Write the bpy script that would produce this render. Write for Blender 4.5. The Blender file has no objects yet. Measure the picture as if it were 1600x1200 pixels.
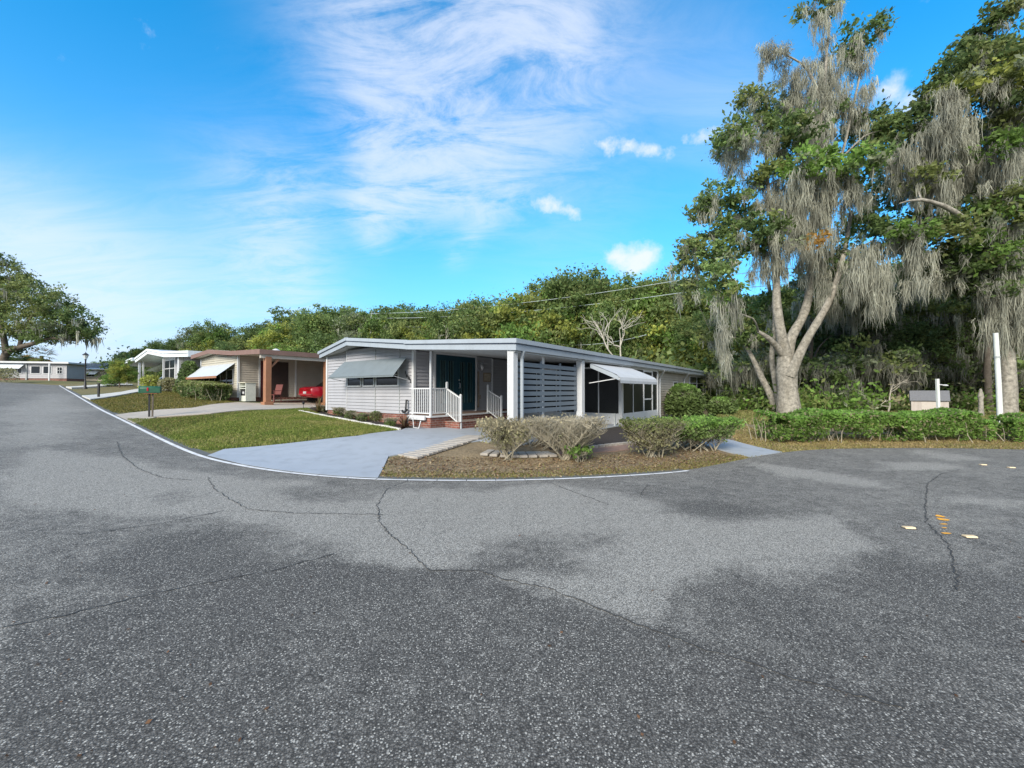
import bpy, bmesh, math, random
import numpy as np
from mathutils import Vector, Matrix
SC = bpy.context.scene
R = math.radians
# ------------------------------------------------------------------ camera
F = 640.0                      # focal length in photo pixels (photo 1600 wide)
PITCH = math.atan(11/640)
CAMZ = 1.6
cd = bpy.data.cameras.new('camera'); cam = bpy.data.objects.new('camera', cd)
SC.collection.objects.link(cam); SC.camera = cam
cam.location = (0, 0, CAMZ); cam.rotation_euler = (R(90)+PITCH, 0, 0)
cd.sensor_width = 36; cd.lens = 36*F/1600; cd.clip_end = 3000; cd.clip_start = .05
SC.render.resolution_x = 1024; SC.render.resolution_y = 768
SC.view_settings.view_transform = 'Standard'; SC.view_settings.look = 'None'
SC.view_settings.exposure = 1.25; SC.view_settings.gamma = 1
# ------------------------------------------------------------------ sun + sky
SUN_EL, SUN_AZ = R(30), R(205)      # azimuth measured clockwise from +Y: sun stands behind the camera, a little left
sd_ = bpy.data.lights.new('sun', 'SUN'); sun = bpy.data.objects.new('sun', sd_); SC.collection.objects.link(sun)
sd_.energy = 2.3; sd_.angle = R(24); sd_.color = (1, .92, .80)
sdir = Vector((math.sin(SUN_AZ)*math.cos(SUN_EL), math.cos(SUN_AZ)*math.cos(SUN_EL), math.sin(SUN_EL)))
sun.rotation_euler = sdir.to_track_quat('Z', 'Y').to_euler(); sun.location = (0, -10, 30)

def ray(u, v):
    c, s = math.cos(PITCH), math.sin(PITCH)
    x, y, z = (u-800)/F, 1.0, (600-v)/F
    return Vector((x, y*c - z*s, y*s + z*c))
def at(u, v, Y):
    d = ray(u, v); return Vector((d.x/d.y*Y, Y, CAMZ + d.z/d.y*Y))

W = bpy.data.worlds.new('World'); SC.world = W; W.use_nodes = True
nt = W.node_tree; N = nt.nodes; L = nt.links; N.clear()
def nd(t, **k):
    n = N.new(t)
    for a, b in k.items(): setattr(n, a, b)
    return n
def mth(op, a, b=None, c=None, clamp=False):
    n = nd('ShaderNodeMath', operation=op, use_clamp=clamp)
    for i, x in enumerate((a, b, c)):
        if x is None: continue
        if isinstance(x, (int, float)): n.inputs[i].default_value = x
        else: L.new(x, n.inputs[i])
    return n.outputs[0]
sky = nd('ShaderNodeTexSky', sky_type='NISHITA'); sky.sun_disc = False
sky.sun_elevation = SUN_EL; sky.sun_rotation = SUN_AZ; sky.air_density = 1.0; sky.dust_density = .6; sky.ozone_density = 2.0
tc = nd('ShaderNodeTexCoord'); nrm = nd('ShaderNodeVectorMath', operation='NORMALIZE'); L.new(tc.outputs['Generated'], nrm.inputs[0])
D = nrm.outputs[0]
sep = nd('ShaderNodeSeparateXYZ'); L.new(D, sep.inputs[0])
def blobs(lst, K=1.0):
    tot = None
    for u, v, size, w in lst:
        d = ray(u, v).normalized()
        # angular size: pixels at that place -> radians
        r = math.hypot((u-800)/F, (600-v)/F); ang = K*size/F/(1+r*r)**.75
        k = 1/(ang*ang)
        dot = nd('ShaderNodeVectorMath', operation='DOT_PRODUCT'); L.new(D, dot.inputs[0]); dot.inputs[1].default_value = d
        e = mth('EXPONENT', mth('MULTIPLY', mth('SUBTRACT', dot.outputs['Value'], 1), k))
        tot = mth('MULTIPLY_ADD', e, w, tot if tot is not None else 0.0)
    return tot
cir = blobs([(600,10,90,.55),(700,40,130,.6),(800,70,120,.55),(880,20,70,.5),(620,150,70,.6),(700,170,90,.55),(790,170,90,.35),
             (640,240,55,.6),(600,300,38,.8),(575,330,24,.7),(680,270,45,.6),(740,290,30,.5),(800,300,24,.4),(760,340,16,.4),(735,370,14,.35),(710,400,14,.25),
             (400,300,60,.22),(470,300,50,.34),(440,350,45,.25),(410,410,40,.32),(470,450,36,.25),(585,375,16,.4)])
soft = blobs([(10,310,50,.18),(20,390,85,.5),(110,440,90,.5),(40,500,130,.6),(230,470,90,.34),(330,500,110,.30),(450,470,70,.2),(930,130,110,.22),(1100,130,80,.2),(880,360,90,.14),(1150,200,70,.2),(400,320,90,.10)])
cum = blobs([(985,408,28,.95),(1012,402,22,.85),(955,405,20,.6),(850,322,16,.9),(875,325,17,.9),(898,331,13,.8),(917,338,9,.7),(830,318,9,.5),
             (905,225,17,.9),(955,225,18,.9),(985,228,18,.9),(1015,236,17,.9),(1045,243,18,1),(860,205,16,.75),(930,222,12,.5),(952,190,6,.7),
             (1100,215,17,.9),(1122,205,17,.9),(1075,215,12,.6),(1380,150,30,1),(1420,165,25,.9)], .80)
# cloud layer coordinates: direction projected on a high plane, so the wisps run into the distance
pz = mth('ADD', mth('MAXIMUM', sep.outputs['Z'], 0), .22)
cmb = nd('ShaderNodeCombineXYZ'); L.new(mth('DIVIDE', sep.outputs['X'], pz), cmb.inputs[0]); L.new(mth('DIVIDE', sep.outputs['Y'], pz), cmb.inputs[1])
mp = nd('ShaderNodeMapping'); L.new(cmb.outputs[0], mp.inputs[0]); mp.inputs['Rotation'].default_value = (0, 0, R(35)); mp.inputs['Scale'].default_value = (1.0, 2.6, 1)
n1 = nd('ShaderNodeTexNoise'); L.new(mp.outputs[0], n1.inputs['Vector']); n1.inputs['Scale'].default_value = 2.6; n1.inputs['Detail'].default_value = 10; n1.inputs['Roughness'].default_value = .68; n1.inputs['Distortion'].default_value = .7
n2 = nd('ShaderNodeTexNoise'); L.new(D, n2.inputs['Vector']); n2.inputs['Scale'].default_value = 22; n2.inputs['Detail'].default_value = 7; n2.inputs['Roughness'].default_value = .62
n3 = nd('ShaderNodeTexNoise'); L.new(cmb.outputs[0], n3.inputs['Vector']); n3.inputs['Scale'].default_value = 18; n3.inputs['Detail'].default_value = 5; n3.inputs['Roughness'].default_value = .7
def sstep(x, a, b):
    n = nd('ShaderNodeMapRange', interpolation_type='SMOOTHSTEP'); L.new(x, n.inputs[0]); n.inputs[1].default_value = a; n.inputs[2].default_value = b
    return n.outputs[0]
wisp = mth('MULTIPLY_ADD', mth('SUBTRACT', n3.outputs[0], .5), .18, n1.outputs[0])
c1 = mth('MULTIPLY', mth('MINIMUM', cir, 1.15), mth('MULTIPLY_ADD', sstep(wisp, .31, .70), .95, .05))
c1 = mth('ADD', c1, mth('MULTIPLY', soft, mth('MULTIPLY_ADD', sstep(n1.outputs[0], .3, .7), .45, .40)))
c1 = mth('MULTIPLY', mth('SUBTRACT', 1, mth('EXPONENT', mth('MULTIPLY', c1, -1.5))), .84)
# unseen cloud added behind the camera and overhead to neutralise the blue skylight
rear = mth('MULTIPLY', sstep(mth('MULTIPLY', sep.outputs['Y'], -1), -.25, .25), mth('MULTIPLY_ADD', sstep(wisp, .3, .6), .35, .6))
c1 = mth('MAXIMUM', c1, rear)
c2 = sstep(mth('MULTIPLY_ADD', mth('SUBTRACT', n2.outputs[0], .5), 2.3, cum), .28, 1.5)
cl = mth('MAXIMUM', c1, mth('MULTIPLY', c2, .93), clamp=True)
hsv = nd('ShaderNodeHueSaturation'); L.new(sky.outputs[0], hsv.inputs['Color'])
hsv.inputs['Hue'].default_value = .49; hsv.inputs['Saturation'].default_value = 1.15; hsv.inputs['Value'].default_value = 1.0
tint = nd('ShaderNodeMix', data_type='RGBA', blend_type='MULTIPLY'); tint.inputs[0].default_value = 1
L.new(hsv.outputs[0], tint.inputs[6]); tint.inputs[7].default_value = (.0, 1.04, 1.40, 1)
# haze towards the horizon
hz = mth('POWER', mth('SUBTRACT', 1, mth('MAXIMUM', sep.outputs['Z'], 0), clamp=True), 3.8)
mh = nd('ShaderNodeMix', data_type='RGBA'); L.new(mth('MULTIPLY', hz, 1.0, clamp=True), mh.inputs[0]); L.new(tint.outputs[2], mh.inputs[6]); mh.inputs[7].default_value = (2.75, 3.05, 4.3, 1)
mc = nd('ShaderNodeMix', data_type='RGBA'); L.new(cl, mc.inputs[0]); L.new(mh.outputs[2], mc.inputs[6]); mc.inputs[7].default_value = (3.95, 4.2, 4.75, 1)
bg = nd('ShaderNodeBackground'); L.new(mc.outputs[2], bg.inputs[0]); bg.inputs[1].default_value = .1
wo = nd('ShaderNodeOutputWorld'); L.new(bg.outputs[0], wo.inputs[0])

# ------------------------------------------------------------------ helpers
COL = SC.collection
def tag(o, label=None, cat=None, group=None, kind=None):
    if label: o['label'] = label
    if cat: o['category'] = cat
    if group: o['group'] = group
    if kind: o['kind'] = kind
    return o
def empty(name, loc=(0, 0, 0), rz=0, label=None, cat=None, group=None):
    o = bpy.data.objects.new(name, None); COL.objects.link(o); o.location = loc; o.rotation_euler = (0, 0, rz); o.empty_display_size = .3
    return tag(o, label, cat, group)
def linkm(name, me, mat, parent=None):
    o = bpy.data.objects.new(name, me); COL.objects.link(o)
    if mat: me.materials.append(mat)
    if parent: o.parent = parent
    return o
def np_mesh(name, V, Fc, col=None, smooth=False):
    V = np.asarray(V, dtype=np.float32); Fc = np.asarray(Fc, dtype=np.int32)
    me = bpy.data.meshes.new(name); k = Fc.shape[1]
    me.vertices.add(len(V)); me.vertices.foreach_set('co', V.ravel())
    me.loops.add(Fc.size); me.loops.foreach_set('vertex_index', Fc.ravel())
    me.polygons.add(len(Fc)); me.polygons.foreach_set('loop_start', np.arange(0, Fc.size, k, dtype=np.int32))
    try: me.polygons.foreach_set('loop_total', np.full(len(Fc), k, dtype=np.int32))
    except Exception: pass
    if smooth: me.polygons.foreach_set('use_smooth', np.ones(len(Fc), dtype=bool))
    me.update(calc_edges=True)
    if col is not None:
        a = me.color_attributes.new('Col', 'FLOAT_COLOR', 'POINT')
        c = np.ones((len(V), 4), dtype=np.float32); c[:, :3] = col; a.data.foreach_set('color', c.ravel())
    return me
class MB:
    """collects plain shapes into one mesh"""
    def __init__(s): s.v = []; s.f = []
    def box(s, x0, x1, y0, y1, z0, z1):
        b = len(s.v); s.v += [(x0,y0,z0),(x1,y0,z0),(x1,y1,z0),(x0,y1,z0),(x0,y0,z1),(x1,y0,z1),(x1,y1,z1),(x0,y1,z1)]
        s.f += [tuple(b+i for i in q) for q in ((3,2,1,0),(4,5,6,7),(0,1,5,4),(1,2,6,5),(2,3,7,6),(3,0,4,7))]; return s
    def bar(s, p, q, w, h, up=(0,0,1)):
        """box beam from p to q, width w sideways, height h along up"""
        p, q = Vector(p), Vector(q); d = (q-p).normalized(); u = Vector(up); sx = d.cross(u)
        if sx.length < 1e-4: sx = d.cross(Vector((0,1,0)))
        sx.normalize(); u = sx.cross(d).normalized(); b = len(s.v)
        for c in (p, q):
            for a, e in ((-1,-1),(1,-1),(1,1),(-1,1)): s.v.append(tuple(c + sx*a*w/2 + u*e*h/2))
        s.f += [tuple(b+i for i in t) for t in ((0,1,2,3),(7,6,5,4),(0,4,5,1),(1,5,6,2),(2,6,7,3),(3,7,4,0))]; return s
    def tube(s, pts, rad, n=8, cap=True):
        pts = [Vector(p) for p in pts]
        if not hasattr(rad, '__len__'): rad = [rad]*len(pts)
        b = len(s.v); prev = None
        for i, p in enumerate(pts):
            d = (pts[min(i+1, len(pts)-1)] - pts[max(i-1, 0)]).normalized()
            if prev is None:
                a = d.cross(Vector((0,0,1)));  a = a if a.length > .05 else d.cross(Vector((1,0,0)))
            else: a = prev - d*prev.dot(d)
            a.normalize(); prev = a; c = d.cross(a)
            for k in range(n):
                t = 2*math.pi*k/n; s.v.append(tuple(p + (a*math.cos(t) + c*math.sin(t))*rad[i]))
        for i in range(len(pts)-1):
            for k in range(n):
                s.f.append((b+i*n+k, b+i*n+(k+1)%n, b+(i+1)*n+(k+1)%n, b+(i+1)*n+k))
        if cap:
            s.f.append(tuple(b+k for k in reversed(range(n)))); m = b+(len(pts)-1)*n; s.f.append(tuple(m+k for k in range(n)))
        return s
    def quad(s, a, b_, c, d):
        b = len(s.v); s.v += [tuple(a), tuple(b_), tuple(c), tuple(d)]; s.f.append((b, b+1, b+2, b+3)); return s
    def prism(s, prof, p, ax, ay, az, length):
        """profile (list of (i,j)) in axes ax, ay, extruded along az"""
        p, ax, ay, az = Vector(p), Vector(ax), Vector(ay), Vector(az); b = len(s.v); n = len(prof)
        for t in (0, length):
            for i, j in prof: s.v.append(tuple(p + ax*i + ay*j + az*t))
        for k in range(n): s.f.append((b+k, b+(k+1)%n, b+n+(k+1)%n, b+n+k))
        s.f.append(tuple(b+k for k in reversed(range(n)))); s.f.append(tuple(b+n+k for k in range(n))); return s
    def lathe(s, prof, c=(0,0,0), n=16):
        b = len(s.v)
        for r, z in prof:
            for k in range(n):
                t = 2*math.pi*k/n; s.v.append((c[0]+r*math.cos(t), c[1]+r*math.sin(t), c[2]+z))
        for i in range(len(prof)-1):
            for k in range(n): s.f.append((b+i*n+k, b+i*n+(k+1)%n, b+(i+1)*n+(k+1)%n, b+(i+1)*n+k))
        s.f.append(tuple(b+k for k in reversed(range(n)))); m = b+(len(prof)-1)*n; s.f.append(tuple(m+k for k in range(n)))
        return s
    def build(s, name, mat, parent=None, smooth=False, bevel=0):
        me = bpy.data.meshes.new(name); me.from_pydata(s.v, [], s.f); me.update()
        bm = bmesh.new(); bm.from_mesh(me); bmesh.ops.recalc_face_normals(bm, faces=bm.faces)
        if bevel: bmesh.ops.bevel(bm, geom=list(bm.edges), offset=bevel, segments=1, affect='EDGES', clamp_overlap=True)
        bm.to_mesh(me); bm.free()
        if smooth:
            me.polygons.foreach_set('use_smooth', [True]*len(me.polygons))
            try: me.set_sharp_from_angle(angle=R(40))
            except Exception: pass
        return linkm(name, me, mat, parent)
def B(x0, x1, y0, y1, z0, z1): return MB().box(x0, x1, y0, y1, z0, z1)

# ------------------------------------------------------------------ materials
def newmat(name):
    m = bpy.data.materials.new(name); m.use_nodes = True; t = m.node_tree; return m, t, t.nodes, t.links, t.nodes['Principled BSDF']
def mat(name, col, rough=.7, var=.12, scale=3.0, bump=0.0, bscale=40.0, metal=0.0, spec=.5, stain=0.0):
    m, t, n, l, p = newmat(name)
    p.inputs['Roughness'].default_value = rough; p.inputs['Metallic'].default_value = metal; p.inputs['Specular IOR Level'].default_value = spec
    tcn = n.new('ShaderNodeTexCoord'); a = n.new('ShaderNodeTexNoise'); a.inputs['Scale'].default_value = scale; a.inputs['Detail'].default_value = 6; a.inputs['Roughness'].default_value = .65
    l.new(tcn.outputs['Object'], a.inputs['Vector'])
    r = n.new('ShaderNodeMapRange'); l.new(a.outputs[0], r.inputs[0]); r.inputs[1].default_value = .3; r.inputs[2].default_value = .7; r.inputs[3].default_value = 1-var; r.inputs[4].default_value = 1+var
    mx = n.new('ShaderNodeVectorMath'); mx.operation = 'SCALE'; mx.inputs[0].default_value = col; l.new(r.outputs[0], mx.inputs[3])
    out = mx.outputs[0]
    if stain:
        b = n.new('ShaderNodeTexNoise'); b.inputs['Scale'].default_value = 1.3; b.inputs['Detail'].default_value = 8
        mpp = n.new('ShaderNodeMapping'); mpp.inputs['Scale'].default_value = (3, 3, .5); l.new(tcn.outputs['Object'], mpp.inputs[0]); l.new(mpp.outputs[0], b.inputs['Vector'])
        rr = n.new('ShaderNodeMapRange'); l.new(b.outputs[0], rr.inputs[0]); rr.inputs[1].default_value = .5; rr.inputs[2].default_value = .75; rr.inputs[3].default_value = 0; rr.inputs[4].default_value = stain
        mm = n.new('ShaderNodeMix'); mm.data_type = 'RGBA'; l.new(rr.outputs[0], mm.inputs[0]); l.new(out, mm.inputs[6]); mm.inputs[7].default_value = (col[0]*.45, col[1]*.43, col[2]*.38, 1)
        out = mm.outputs[2]
    l.new(out, p.inputs['Base Color'])
    if bump:
        c = n.new('ShaderNodeTexNoise'); c.inputs['Scale'].default_value = bscale; c.inputs['Detail'].default_value = 4; l.new(tcn.outputs['Object'], c.inputs['Vector'])
        bb = n.new('ShaderNodeBump'); bb.inputs['Strength'].default_value = bump; bb.inputs['Distance'].default_value = .01; l.new(c.outputs[0], bb.inputs['Height']); l.new(bb.outputs[0], p.inputs['Normal'])
    return m
def leafmat(name, rough=.55, trans=.48, gain=1.0):
    m, t, n, l, p = newmat(name); a = n.new('ShaderNodeAttribute'); a.attribute_name = 'Col'
    oi = n.new('ShaderNodeObjectInfo'); r = n.new('ShaderNodeMapRange'); l.new(oi.outputs['Random'], r.inputs[0]); r.inputs[3].default_value = .82*gain; r.inputs[4].default_value = 1.2*gain
    mx = n.new('ShaderNodeVectorMath'); mx.operation = 'SCALE'; l.new(a.outputs['Color'], mx.inputs[0]); l.new(r.outputs[0], mx.inputs[3])
    l.new(mx.outputs[0], p.inputs['Base Color']); p.inputs['Roughness'].default_value = rough; p.inputs['Specular IOR Level'].default_value = .25
    if trans:
        tr = n.new('ShaderNodeBsdfTranslucent'); l.new(mx.outputs[0], tr.inputs[0]); ms = n.new('ShaderNodeMixShader'); ms.inputs[0].default_value = trans
        l.new(p.outputs[0], ms.inputs[1]); l.new(tr.outputs[0], ms.inputs[2]); l.new(ms.outputs[0], n['Material Output'].inputs[0])
    return m
M = {}
M['siding'] = mat('grey_vinyl_siding', (.36,.36,.38), .55, .05, 2, stain=.12)
M['cream'] = mat('cream_vinyl_siding', (.45,.42,.345), .55, .05, 2, stain=.12)
M['beige'] = mat('beige_siding', (.45,.41,.35), .6, .06, 2, stain=.15)
M['white'] = mat('white_painted_metal', (.58,.59,.60), .4, .04, 4, stain=.1)
M['soffit'] = mat('white_soffit_panel', (.50,.52,.53), .6, .05, 3)
M['fascia'] = mat('pale_blue_grey_fascia', (.33,.37,.41), .4, .05, 2, stain=.15)
M['fascia_dark'] = mat('dark_drip_edge', (.09,.11,.16), .5, .05, 2)
M['roof'] = mat('white_roof_membrane', (.46,.49,.52), .6, .08, 1.5, stain=.25)
M['brownroof'] = mat('brown_roof_edge', (.20,.12,.095), .6, .1, 2)
M['brownwood'] = mat('brown_painted_post', (.29,.135,.070), .6, .12, 4, bump=.3)
M['slat'] = mat('slate_grey_painted_slat', (.145,.175,.205), .5, .06, 5)
M['teal'] = mat('teal_painted_door', (.003,.040,.062), .35, .06, 5)
M['glass'] = mat('dark_window_glass', (.012,.015,.018), .08, .1, 2, spec=.5)
M['glassdk'] = mat('black_door_glass', (.006,.008,.01), .2, .1, 2, spec=.3)
M['awning'] = mat('grey_corrugated_metal', (.165,.19,.20), .45, .06, 3, stain=.2)
M['canvas'] = mat('pale_grey_canvas', (.48,.50,.52), .8, .05, 3, stain=.1)
M['black'] = mat('black_painted_metal', (.02,.02,.022), .5, .1, 8)
M['dark'] = mat('dark_interior', (.03,.03,.032), .8, .1, 3)
M['red'] = mat('red_car_paint', (.42,.012,.025), .22, .03, 2)
M['blue'] = mat('blue_car_paint', (.02,.06,.25), .25, .03, 2)
M['rubber'] = mat('black_rubber', (.02,.02,.02), .8, .1, 8)
M['chrome'] = mat('silver_metal', (.55,.56,.58), .3, .03, 5, metal=.8)
M['green'] = mat('green_mailbox_plastic', (.012,.085,.042), .5, .15, 8)
M['rust'] = mat('rusty_steel', (.25,.10,.05), .8, .25, 10)
M['grey'] = mat('weathered_grey_metal', (.34,.36,.36), .6, .12, 5)
M['stucco'] = mat('beige_block_wall', (.52,.45,.36), .85, .08, 3, bump=.3, stain=.2)
M['greyroof'] = mat('grey_shingle_roof', (.15,.155,.17), .9, .15, 12, bump=.4)
M['bark'] = mat('pale_lichened_oak_bark', (.27,.25,.21), .95, .55, 7, bump=1.6, bscale=11, stain=.7)
M['barkdk'] = mat('dark_bark', (.12,.10,.08), .95, .35, 5, bump=.8, bscale=14)
M['pine'] = mat('bleached_dead_wood', (.42,.39,.33), .9, .2, 6)
M['twig'] = mat('grey_twig_bark', (.30,.27,.20), .9, .25, 20)
M['plaque'] = mat('bronze_plaque', (.22,.17,.11), .5, .2, 25)
M['orange'] = mat('orange_road_paint', (.75,.36,.04), .8, .2, 15)
M['marker'] = mat('cream_reflector', (.75,.58,.36), .4, .1, 15)
M['wire'] = mat('pale_power_cable', (.42,.48,.50), .6, .05, 2)
M['leaf'] = leafmat('green_leaves', gain=1.95); M['moss'] = leafmat('grey_spanish_moss', .9, .35, 1.15); M['grass'] = leafmat('grass_blades', .7, .35, 1.0)

def brickmat(name, c1, c2, mortar, scale=1.0):
    m, t, n, l, p = newmat(name); tcn = n.new('ShaderNodeTexCoord'); mp = n.new('ShaderNodeMapping'); sx = n.new('ShaderNodeSeparateXYZ'); cx = n.new('ShaderNodeCombineXYZ')
    l.new(tcn.outputs['Object'], sx.inputs[0]); a = n.new('ShaderNodeMath'); l.new(sx.outputs[0], a.inputs[0]); l.new(sx.outputs[1], a.inputs[1]); l.new(a.outputs[0], cx.inputs[0]); l.new(sx.outputs[2], cx.inputs[1])
    b = n.new('ShaderNodeTexBrick'); l.new(cx.outputs[0], b.inputs['Vector']); b.inputs['Scale'].default_value = 1
    b.inputs['Brick Width'].default_value = .21*scale; b.inputs['Row Height'].default_value = .075*scale; b.inputs['Mortar Size'].default_value = .008; b.inputs['Bias'].default_value = 0
    b.inputs['Color1'].default_value = (*c1,1); b.inputs['Color2'].default_value = (*c2,1); b.inputs['Mortar'].default_value = (*mortar,1)
    no = n.new('ShaderNodeTexNoise'); no.inputs['Scale'].default_value = 7; no.inputs['Detail'].default_value = 6; l.new(tcn.outputs['Object'], no.inputs['Vector'])
    r = n.new('ShaderNodeMapRange'); l.new(no.outputs[0], r.inputs[0]); r.inputs[1].default_value=.3; r.inputs[2].default_value=.7; r.inputs[3].default_value=.7; r.inputs[4].default_value=1.3
    s = n.new('ShaderNodeVectorMath'); s.operation = 'SCALE'; l.new(b.outputs[0], s.inputs[0]); l.new(r.outputs[0], s.inputs[3]); l.new(s.outputs[0], p.inputs['Base Color']); p.inputs['Roughness'].default_value = .9
    bb = n.new('ShaderNodeBump'); bb.inputs['Strength'].default_value = .5; bb.inputs['Distance'].default_value = -.01; l.new(b.outputs['Fac'], bb.inputs['Height']); l.new(bb.outputs[0], p.inputs['Normal'])
    return m
M['brick'] = brickmat('red_brick', (.23,.075,.05), (.16,.055,.04), (.27,.22,.19))
def screenmat():
    m, t, n, l, p = newmat('dark_insect_screen'); p.inputs['Base Color'].default_value = (.012,.014,.015,1); p.inputs['Roughness'].default_value = .35; p.inputs['Specular IOR Level'].default_value = .25
    tr = n.new('ShaderNodeBsdfTransparent'); tr.inputs[0].default_value = (.8,.85,.85,1); ms = n.new('ShaderNodeMixShader'); ms.inputs[0].default_value = .16
    l.new(p.outputs[0], ms.inputs[1]); l.new(tr.outputs[0], ms.inputs[2]); l.new(ms.outputs[0], n['Material Output'].inputs[0]); return m
M['screen'] = screenmat()

# ------------------------------------------------------------------ terrain
GX = np.array([-400,-200,-90,-60,-53,-46,-28,-14,-8,-4,0,10,400.]); GZ = np.array([7,5.2,3.6,2.75,2.4,2.05,1.35,.72,.36,.14,0,0,0.])
_xs = np.linspace(-400, 400, 8001); _gz = np.interp(_xs, GX, GZ); _k = np.hanning(41); _k /= _k.sum(); _gz = np.convolve(np.pad(_gz, 20, 'edge'), _k, 'valid')
def g(x): return np.interp(x, _xs, _gz)
def hit(u, v, f):
    d = ray(u, v); d = d/d.y; y = 1.0; prev = 0
    while y < 300:
        if CAMZ + d.z*y <= f(d.x*y, y): break
        prev = y; y += .25
    lo, hi = prev, y
    for _ in range(24):
        m_ = (lo+hi)/2
        if CAMZ + d.z*m_ <= f(d.x*m_, m_): hi = m_
        else: lo = m_
    return d.x*hi, hi
EDGE_PX = [(95,602.5),(120,617),(161,640),(180,649),(210,663),(245,680),(290,701),(330,716),(380,727),(430,735),(480,741),(540,746),(600,749),(700,750.5),(800,750),(900,747),(980,743),(1063,737),(1116,728),(1171,716),(1222,707.5),(1260,704),(1296,702),(1397,700.5),(1500,701),(1600,703)]
EDGE = [hit(u, v, lambda x, y: g(x)) for u, v in EDGE_PX]
# far end of the road joins a cross street; the right arm leaves the frame
LOOP = [(-92,66),(-60,46.5)] + EDGE + [(22,11.3),(60,14),(90,4),(60,-30),(0,-45),(-60,-40),(-100,-10),(-110,40)]
def resample(pts, step):
    out = []
    for i in range(len(pts)-1):
        a, b = np.array(pts[i]), np.array(pts[i+1]); n_ = max(1, int(np.linalg.norm(b-a)/step))
        for k in range(n_): out.append(a + (b-a)*k/n_)
    out.append(np.array(pts[-1])); return np.array(out)
def smooth_poly(pts, it=2):
    p = [np.array(q, float) for q in pts]
    for _ in range(it):
        q = [p[0]]
        for i in range(len(p)-1): q += [p[i]*.75+p[i+1]*.25, p[i]*.25+p[i+1]*.75]
        q.append(p[-1]); p = q
    return np.array(p)
ESM = smooth_poly(EDGE, 2)
LOOPS = np.vstack([np.array(LOOP[:2]), ESM, np.array(LOOP[2+len(EDGE):])])
def inpoly(x, y, P):
    x = np.asarray(x, float); y = np.asarray(y, float); c = np.zeros(x.shape, bool); n_ = len(P)
    for i in range(n_):
        x0, y0 = P[i]; x1, y1 = P[(i+1) % n_]
        if y0 == y1: continue
        m_ = ((y0 > y) != (y1 > y)) & (x < (x1-x0)*(y-y0)/(y1-y0)+x0); c ^= m_
    return c
def pdist(x, y, P, closed=True):
    x = np.asarray(x, float); y = np.asarray(y, float); d = np.full(x.shape, 1e9); n_ = len(P)
    for i in range(n_ if closed else n_-1):
        x0, y0 = P[i]; x1, y1 = P[(i+1) % n_]; dx, dy = x1-x0, y1-y0; q = dx*dx+dy*dy+1e-12
        t = np.clip(((x-x0)*dx+(y-y0)*dy)/q, 0, 1); d = np.minimum(d, np.hypot(x-x0-t*dx, y-y0-t*dy))
    return d
def sdist(x, y):
    d = pdist(x, y, LOOPS); return np.where(inpoly(x, y, LOOPS), -d, d)
def T(x, y):
    s = sdist(x, y); t = np.clip(s/4.0, 0, 1); return g(x) + .30*t*t*(3-2*t)
def Tz(x, y): return float(T(np.array([x]), np.array([y]))[0])
def G(u, v, dz=0):
    return hit(u, v, lambda x, y: Tz(x, y)+dz)
def GP(u, v, dz=0):
    x, y = G(u, v, dz); return Vector((x, y, Tz(x, y)+dz))
# ------------------------------------------------------------------ noise
_ng = np.random.RandomState(5).rand(256, 256)
def vnoise(x, y, f):
    x = np.asarray(x)*f; y = np.asarray(y)*f; xi = np.floor(x).astype(int); yi = np.floor(y).astype(int); fx = x-xi; fy = y-yi
    fx = fx*fx*(3-2*fx); fy = fy*fy*(3-2*fy); a = _ng[xi % 256, yi % 256]; b = _ng[(xi+1) % 256, yi % 256]; c = _ng[xi % 256, (yi+1) % 256]; d = _ng[(xi+1) % 256, (yi+1) % 256]
    return (a*(1-fx)+b*fx)*(1-fy)+(c*(1-fx)+d*fx)*fy
def fbm(x, y, f, o=4):
    s = 0; w = 1; t = 0
    for i in range(o): s = s + w*vnoise(np.asarray(x)+i*17.3, np.asarray(y)-i*9.1, f*2**i); t += w; w *= .55
    return s/t
# ------------------------------------------------------------------ ground sheet
def axis(lo, hi, step, far, gr=1.09):
    a = list(np.arange(lo, hi+step/2, step)); s = step; x = a[-1]
    while x < far: s *= gr; x += s; a.append(x)
    s = step; x = a[0]; b = []
    while x > -far: s *= gr; x -= s; b.append(x)
    return np.array(b[::-1]+a)
ax_, ay_ = axis(-26, 26, .28, 1500), axis(0, 34, .28, 1500)
XX, YY = np.meshgrid(ax_, ay_); xf, yf = XX.ravel(), YY.ravel()
sf = sdist(xf, yf); tz = np.clip(sf/4, 0, 1); zf = g(xf) + .30*tz*tz*(3-2*tz)
zf = np.where(sf < -.12, zf - np.where(sf < -1.2, .25, .07), zf)
zf = zf + np.where(sf > 3, .05*(fbm(xf, yf, .25, 2)-.5), 0)
LAWN = [G(*p) for p in [(240,681),(262,676),(330,655),(480,638),(500,648),(626,672),(560,681),(440,694),(322,704),(290,701)]]
def px(lst): return [G(*p) for p in lst]
LAWN2 = px([(140,628),(176,645.5),(200,645),(245,640),(300,637),(366,629),(300,612),(130,618)])
LAWN3 = px([(95,601),(130,616),(250,610),(250,603),(96,600)])
ISL = px([(600,748),(588,742),(607,716),(640,712),(760,716),(900,712),(1000,708),(1090,697),(1165,717),(1063,737),(900,747),(750,750)])
ISL2 = px([(600,735),(607,716),(640,712),(745,690),(800,685),(1000,668),(1120,690),(1165,715),(1063,730),(900,740),(750,742)])
BACK = px([(1120,655),(1180,690),(1230,706),(1600,703),(1600,690),(1180,680)])
def msk(P, soft=.35):
    if len(P) < 3: return 0
    ins = inpoly(xf, yf, P); d = pdist(xf, yf, P); return np.clip(.5+np.where(ins, d, -d)/soft, 0, 1)
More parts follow.
